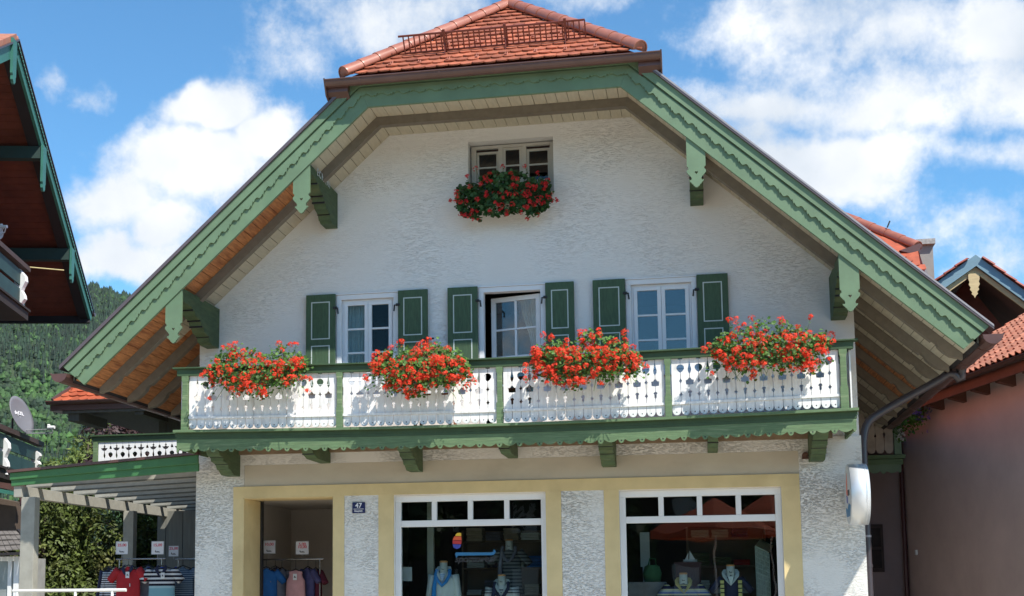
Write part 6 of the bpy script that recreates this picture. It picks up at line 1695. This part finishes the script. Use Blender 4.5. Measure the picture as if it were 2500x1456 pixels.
def dish(label, px, py, Y, r, yaw, lnb, elev_=.35, white=False, seed=0):
    c = W(px, py, Y); t = thing('satellite_dish', label, 'satellite dish', tuple(c - Vector((0, 0, r))))
    nrm = Vector((math.cos(yaw) * math.cos(elev_), -math.sin(yaw) * math.cos(elev_), math.sin(elev_))); a, b = frame_of(nrm)
    mt = mat('white_dish', (.6, .6, .58)) if white else mat('grey_dish', (.17, .17, .19), .45, .06, 3)
    rings = []
    for k in range(7):
        q = k / 6; rings.append([c + (a * math.cos(x) + b * math.sin(x)) * (r * q + .001) + nrm * (.10 * r * q * q * 1.6 - .1) for x in [2 * math.pi * i / 32 for i in range(32)]])
    mb = MB(); mb.loft(rings, True, False); o = mb.build('reflector', mt, t); so_ = o.modifiers.new('s', 'SOLIDIFY'); so_.thickness = .012
    if not white:
        top = Vector((0, 0, 1)); right = nrm.cross(top).normalized() * -1
        upv = right.cross(nrm).normalized(); upv = upv if upv.z > 0 else -upv
        Mx = Matrix((right * -1 if False else right, upv, nrm)).transposed().to_4x4()
        text('skyDSL', .12, c + nrm * (-.075) + upv * .02, mat('white_enamel', (.75, .75, .78)), 'lettering', parent=t, rot=Mx, bold=.003)
    l = W(*lnb, Y - .3)
    mb = MB(); base = c - Vector((0, 0, r * .95)); mb.tube([base, l + Vector((-.02, 0, -.10)), l], .012, 6); mb.tube([base + Vector((0, .05, .08)), l + Vector((-.05, 0, -.02))], .009, 6); mb.build('feed_arm', M_WHITE if white else mat('grey_arm', (.35, .36, .37)), t)
    mb = MB(); mb.tube([l + Vector((-.12, 0, .02)), l + Vector((.03, 0, .02))], .035, 10); mb.tube([l + Vector((-.12, 0, .06)), l + Vector((-.08, 0, .06))], .03, 10); mb.build('receiver_head', M_WHITE, t)
    mb = MB(); mb.tube([c - nrm * .1, c - nrm * .25, c - nrm * .25 - Vector((0, 0, r * 1.6))], .022, 8); mb.build('mast', M_PIPE, t)
dish('grey satellite dish above the lower left balcony', 56, 1012, 6.0, .43, R_(1), (130, 1046))
dish('white satellite dish with white feed arm cut by the left edge beside the upper balcony', -12, 556, 6.0, .26, R_(20), (14, 556), white=True)

# ================================================================== trees, hedge, mountains
def crown(mb, c, rx, ry, rz_, n, rnd, size, clumps=24):
    cs = []
    for i in range(clumps):
        d = Vector((rnd.gauss(0, 1), rnd.gauss(0, 1), rnd.gauss(0, 1))).normalized() * rnd.uniform(.35, .95)
        cs.append((Vector((c[0] + d.x * rx, c[1] + d.y * ry, c[2] + d.z * rz_)), rnd.uniform(.25, .45)))
    for i in range(n):
        q, s = rnd.choice(cs); d = Vector((rnd.gauss(0, 1), rnd.gauss(0, 1), rnd.gauss(0, 1))).normalized() * (rnd.uniform(.5, 1) ** .5)
        p = q + Vector((d.x * rx * s, d.y * ry * s, d.z * rz_ * s))
        nn = (d + Vector((rnd.gauss(0, .5), rnd.gauss(0, .5), .4 + rnd.gauss(0, .5)))).normalized(); a, b = frame_of(nn); sz = size * rnd.uniform(.6, 1.3)
        th = rnd.uniform(0, 6.28); a, b = a * math.cos(th) + b * math.sin(th), b * math.cos(th) - a * math.sin(th)
        mb.add([p - a * sz, p - b * sz * .45, p + a * sz, p + b * sz * .45], [(0, 1, 2, 3)])
def tree(name, label, x, y, h, r, mt, seed, n=6000, size=.10, crown_z=.62, cat='tree', group=None, trunk_r=None):
    rnd = random.Random(seed); t = thing(name, label, cat, (x, y, 0), group)
    tr_ = trunk_r or h * .028; cz = h * crown_z
    mb = MB(); mb.tube([(x, y, 0), (x + rnd.uniform(-.1, .1), y, cz * .5), (x + rnd.uniform(-.2, .2), y, cz), (x, y, h * .92)], [tr_, tr_ * .8, tr_ * .5, tr_ * .1], 8)
    for k in range(9):
        z0 = h * rnd.uniform(.25, .7); a = rnd.uniform(0, 6.28); mb.tube([(x, y, z0), (x + math.cos(a) * r * .45, y + math.sin(a) * r * .45, z0 + h * .10), (x + math.cos(a) * r * .8, y + math.sin(a) * r * .8, z0 + h * .15)], [tr_ * .45, tr_ * .3, tr_ * .1], 6)
    mb.build('trunk', mat('bark', (.09, .07, .05), .9, .3, 6), t)
    mb = MB(); crown(mb, (x, y, cz), r, r, h * (1 - crown_z) * 1.02, n, rnd, size); mb.build('crown', mt, t, fixn=False)
    return t
M_HEDGE = mat('bush_leaves', (.10, .135, .03), .6, .45, 1.8, trans=.3, col2=(.16, .13, .045), c2pos=(.52, .75), isl=0.5)
M_HEDGE2 = mat('dull_bush_leaves', (.06, .09, .03), .6, .4, 3, trans=.3)
M_COPPER = mat('copper_beech_leaves', (.05, .022, .022), .6, .4, 3, trans=.2, col2=(.05, .05, .02))
GB = 'leafy shrubs behind the pergola'
for k, (px, Y, h, r, lab) in enumerate(((105, 6.2, 3.7, 1.35, 'sunlit leafy shrub behind the left pergola post'), (185, 7.2, 4.0, 1.5, 'broad leafy shrub between pergola posts with sunlit top'),
                                    (275, 8.2, 4.0, 1.5, 'leafy shrub behind the middle pergola post'), (352, 9.4, 4.0, 1.5, 'leafy shrub beside the grey board screen'), (20, 7.6, 3.6, 1.3, 'leafy shrub seen between porch and downpipe'))):
    c = W(px, 1400, Y); tree('shrub', lab, c.x, Y, h, r, M_HEDGE, 60 + k, 14000, .060, .50, 'shrub', GB, .05)
c = W(290, 1090, 16); tree('yellow_green_tree', 'small pale green tree left of the rear balcony behind the pergola roof', W(215, 1090, 18).x, 18, 6.7, 1.2, mat('pale_leaf', (.16, .21, .05), .6, .4, 3, trans=.3), 71, 2600, .09, .8)
tree('copper_tree', 'dark purple leaved tree above the rear balcony', W(318, 1040, 19).x, 19, 7.6, 2.0, M_COPPER, 72, 6000, .10, .80)

RIDGE = [(-60, .20), (-34, .235)]
for _px, _py in ((100, 672), (200, 692), (235, 690), (262, 700), (290, 706), (320, 712), (420, 760), (560, 900), (800, 1200), (1100, 1400)):
    _q = ray(_px, _py); RIDGE.append((math.degrees(math.atan2(_q.x, _q.y)), _q.z / math.hypot(_q.x, _q.y) / 1.045 - .0225))
def hills():
    rnd = random.Random(12)
    def height(x, y):
        az = math.atan2(x, y + 19)                          # ridge line falls from left to right
        a = math.degrees(az)
        d = math.hypot(x, y + 19)
        xs = [q[0] for q in RIDGE]; top = float(np.interp(a, xs, [q[1] for q in RIDGE])) + .0012 * math.sin(a * 9) + .0008 * math.sin(a * 23)
        k = min(1, max(0, (d - 700) / 1500)); k = k * k * (3 - 2 * k)
        return max(0, top) * 2300 * k - 2 + 18 * math.sin(x * .006 + y * .004) * k
    nx, ny = 90, 60; vs = []; idx = []
    for j in range(ny + 1):
        d = 600 + 2600 * j / ny
        for i in range(nx + 1):
            a = R_(-50 + 45 * i / nx); x = d * math.sin(a); y = d * math.cos(a) - 19
            vs.append((x, y, height(x, y)))
    fs = [(j * (nx + 1) + i, j * (nx + 1) + i + 1, (j + 1) * (nx + 1) + i + 1, (j + 1) * (nx + 1) + i) for j in range(ny) for i in range(nx)]
    mb = MB(); mb.add(vs, fs, True)
    tag(mb.build('hills', mat('forest_floor', (.03, .05, .02), .95, .3, .02), fixn=False), kind='structure')
    con, dec = MB(), MB()
    for i in range(36000):
        a = R_(rnd.uniform(-38, -20)); d = rnd.uniform(820, 2300) if i % 3 else rnd.uniform(1500, 2300)
        x = d * math.sin(a); y = d * math.cos(a) - 19; z = height(x, y)
        if z < 2: continue
        mix = .5 + .5 * math.sin(x * .013 + 2 * math.sin(y * .008)) + (d - 1500) / 1500
        if rnd.random() < mix * .75:
            h = rnd.uniform(9, 17); r = h * rnd.uniform(.14, .20); k = 6; t0 = rnd.uniform(0, 6); P = []
            for lvl, (zz, rr) in enumerate(((.08, 1.0), (.42, .62))):
                base = [(x + math.cos(t0 + 6.283 * q / k) * r * rr * rnd.uniform(.75, 1.2), y + math.sin(t0 + 6.283 * q / k) * r * rr * rnd.uniform(.75, 1.2), z + h * zz) for q in range(k)]
                con.add(base + [(x, y, z + h * (zz + .55))], [(q, (q + 1) % k, k) for q in range(k)])
        else:
            h = rnd.uniform(5, 10.5); r = h * rnd.uniform(.34, .48)
            rings = []
            for zz, rr in ((.1, .7), (.55, 1.0), (.97, .3)):
                t0 = rnd.uniform(0, 1); rings.append([Vector((x + math.cos(t0 + 6.283 * q / 7) * r * rr * rnd.uniform(.7, 1.25), y + math.sin(t0 + 6.283 * q / 7) * r * rr * rnd.uniform(.7, 1.25), z + h * (zz + rnd.uniform(-.07, .07)))) for q in range(7)])
            dec.loft(rings, False, True)
    fo = tag(bpy.data.objects.new('forest', None), kind='stuff'); bpy.data.objects.remove(fo)
    a_ = con.build('conifer_forest', mat('conifer_green', (.016, .036, .018), .8, .4, .03, isl=0.45), fixn=False); tag(a_, 'dark conifers on the mountain side', kind='stuff')
    b_ = dec.build('broadleaf_forest', mat('broadleaf_green', (.032, .075, .014), .8, .75, .03, col2=(.014, .034, .014), c2pos=(.45, .60), isl=0.5), fixn=False); tag(b_, 'brighter broadleaf trees on the mountain side', kind='stuff')
hills()

# ================================================================== across the street, behind the viewpoint (seen only in the panes)
def opposite():
    t = thing('opposite_house', 'brown timbered house across the street mirrored in the shop windows', 'house', (2, -42, 0))
    mb = MB(); mb.bx(-14, 13, -48, -40, 0, 7.5); mb.build('wall', mat('opposite_wall', (.10, .085, .07), .9, .2, .5), t)
    mb = MB(); mb.prism([(-15, -39.2, 7.3), (14, -39.2, 7.3), (14, -44, 10.5), (-15, -44, 10.5)], (0, 0, .3)); mb.build('roof', M_TILE, t)
    for i in range(7):
        x = -12 + i * 3.6; mb = MB(); mb.bx(x, x + 1.1, -40.0, -39.95, 4.2, 5.6); mb.bx(x, x + 1.1, -40.0, -39.95, 1.0, 2.6); mb.build('window', M_WHITE, t)
    for k, (x, h, r) in enumerate(((-19, 12, 4), (-11, 12.5, 4.5), (-4, 11.5, 4), (3, 12.6, 4.4), (9, 13.0, 4), (17, 13, 5), (25, 12, 5), (-28, 13, 5))):
        tree('street_tree', 'broad leafy tree across the street mirrored in the window panes', x, -36 - (k % 2) * 2, h, r, M_HEDGE2, 90 + k, 2600, .30, .62, 'tree', 'trees across the street')
    for k, (px, py, Y, r) in enumerate(((1745, 1262, 24, 2.1), (1880, 1250, 27, 2.0))):
        c = W(px, py, Y + .15); p = Vector((c.x, -Y, 0)); zt = c.z + .35; ze = W(px, py + 35, Y).z
        t = thing('parasol', ('wide orange' if k == 0 else 'smaller orange') + ' parasol across the street mirrored in the right shop window', 'parasol', tuple(p), 'orange parasols')
        n = 8; ring = [p + Vector((r * math.cos(2 * math.pi * i / n), r * math.sin(2 * math.pi * i / n), ze)) for i in range(n)]; ap = p + Vector((0, 0, zt + .25))
        mid = [q.lerp(ap, .5) + Vector((0, 0, .06)) for q in ring]
        low = [q - Vector((0, 0, .22)) for q in ring]
        mb = MB(); mb.add(low + ring + mid + [ap], [(i, (i + 1) % n, n + (i + 1) % n, n + i) for i in range(n)] + [(n + i, n + (i + 1) % n, 2 * n + (i + 1) % n, 2 * n + i) for i in range(n)] + [(2 * n + i, 2 * n + (i + 1) % n, 3 * n) for i in range(n)])
        mb.build('canopy', mat('orange_canvas', (.45, .085, .03), .8, .1, 3, trans=.4), t)
        mb = MB(); mb.tube([p, p + Vector((0, 0, zt + .2))], .03, 8); mb.build('pole', M_WHITE, t)
opposite()

# ================================================================== more of the shop's stock behind the glass
def stock():
    rnd = random.Random(31)
    sh = mat('shelf_wood', (.16, .11, .07), .6, .15, 3)
    cols = [NAVY, WHF, BLUE, GREYF, RED, mat('olive_fabric', (.10, .12, .05), .85, .1, 9), mat('sand_fabric', (.40, .34, .24), .85, .1, 9)]
    for (x0, x1, y, lab) in ((-3.9, -2.5, 2.6, 'dim shelf of folded clothes at the back of the left shop window'), (-.2, 1.0, 2.7, 'dim shelf of folded clothes at the back of the right shop window')):
        t = thing('clothes_shelf', lab, 'shelf', ((x0 + x1) / 2, y, .16))
        mb = MB(); mb.bx(x0 - .03, x0, y, y + .4, .16, 2.6); mb.bx(x1, x1 + .03, y, y + .4, .16, 2.6); mb.bx(x0, x1, y + .37, y + .4, .16, 2.6); mb.build('side_board', sh, t)
        for k in range(5):
            z = .6 + k * .45; mb = MB(); mb.bx(x0, x1, y, y + .37, z, z + .025); mb.build('shelf_board', sh, t)
            x = x0 + .05
            while x < x1 - .3:
                w = rnd.uniform(.24, .30); mb = MB(); zz = z + .026
                for q in range(rnd.randint(2, 5)):
                    h = rnd.uniform(.03, .05); j = rnd.uniform(-.01, .01)
                    mb.bx(x + j, x + w + j, y + .02, y + .32, zz, zz + h); zz += h + .004
                mb.build('folded_stack', rnd.choice(cols), t, bevel=.008); x += w + .05
    a = W(978, 1385, .30); b = W(1006, 1419, .30)
    mb = MB(); mb.bx(a.x, b.x, .30, .303, b.z, a.z)
    tag(mb.build('notice_sheet', mat('notice_paper', (.30, .33, .33), .7, .03, 3)), 'blank pale notice sheet at the left edge of the left shop window', 'notice')
    a = W(1592, 1380, .9); t = thing('green_bag', 'green bag on a grey crate in the left half of the right shop window', 'bag', (a.x, .9, a.z - .25))
    mb = MB(); mb.loft([[Vector((a.x + r * math.cos(x), .9 + .10 * math.sin(x), z)) for x in [2 * math.pi * k / 14 for k in range(14)]] for z, r in ((a.z - .25, .12), (a.z - .12, .14), (a.z - .02, .11), (a.z, .07))]); mb.build('body', mat('green_cloth', (.02, .09, .035), .8, .2, 9), t)
    mb = MB(); mb.tube([(a.x - .06, .9, a.z - .01), (a.x - .03, .9, a.z + .10), (a.x + .05, .9, a.z + .09), (a.x + .06, .9, a.z - .01)], .01, 6); mb.build('handle', mat('green_cloth', (.04, .2, .07)), t)
    mb = MB(); mb.bx(a.x - .35, a.x + .2, .75, 1.1, .16, a.z - .252)
    for k in range(4): mb.bx(a.x - .36, a.x + .21, .74, .749, a.z - .33 - k * .12, a.z - .27 - k * .12)
    tag(mb.build('grey_crate', mat('grey_crate_wood', (.17, .17, .17), .8, .2, 6)), 'grey slatted crate under the green bag in the right shop window', 'crate')
stock()

# ================================================================== valley air between the village and the mountain
def haze():
    me_mb = MB(); me_mb.bx(-2700, 900, -120, 3200, -3.5, 900)
    m_ = bpy.data.materials.new('valley_air'); m_.use_nodes = True; t = m_.node_tree; t.nodes.clear()
    out = N(t, 'ShaderNodeOutputMaterial'); v = N(t, 'ShaderNodeVolumePrincipled')
    v.inputs['Color'].default_value = (.80, .88, 1, 1); v.inputs['Density'].default_value = .000012; v.inputs['Anisotropy'].default_value = .2
    t.links.new(v.outputs[0], out.inputs['Volume'])
    o = me_mb.build('haze', m_); tag(o, kind='stuff')
haze()
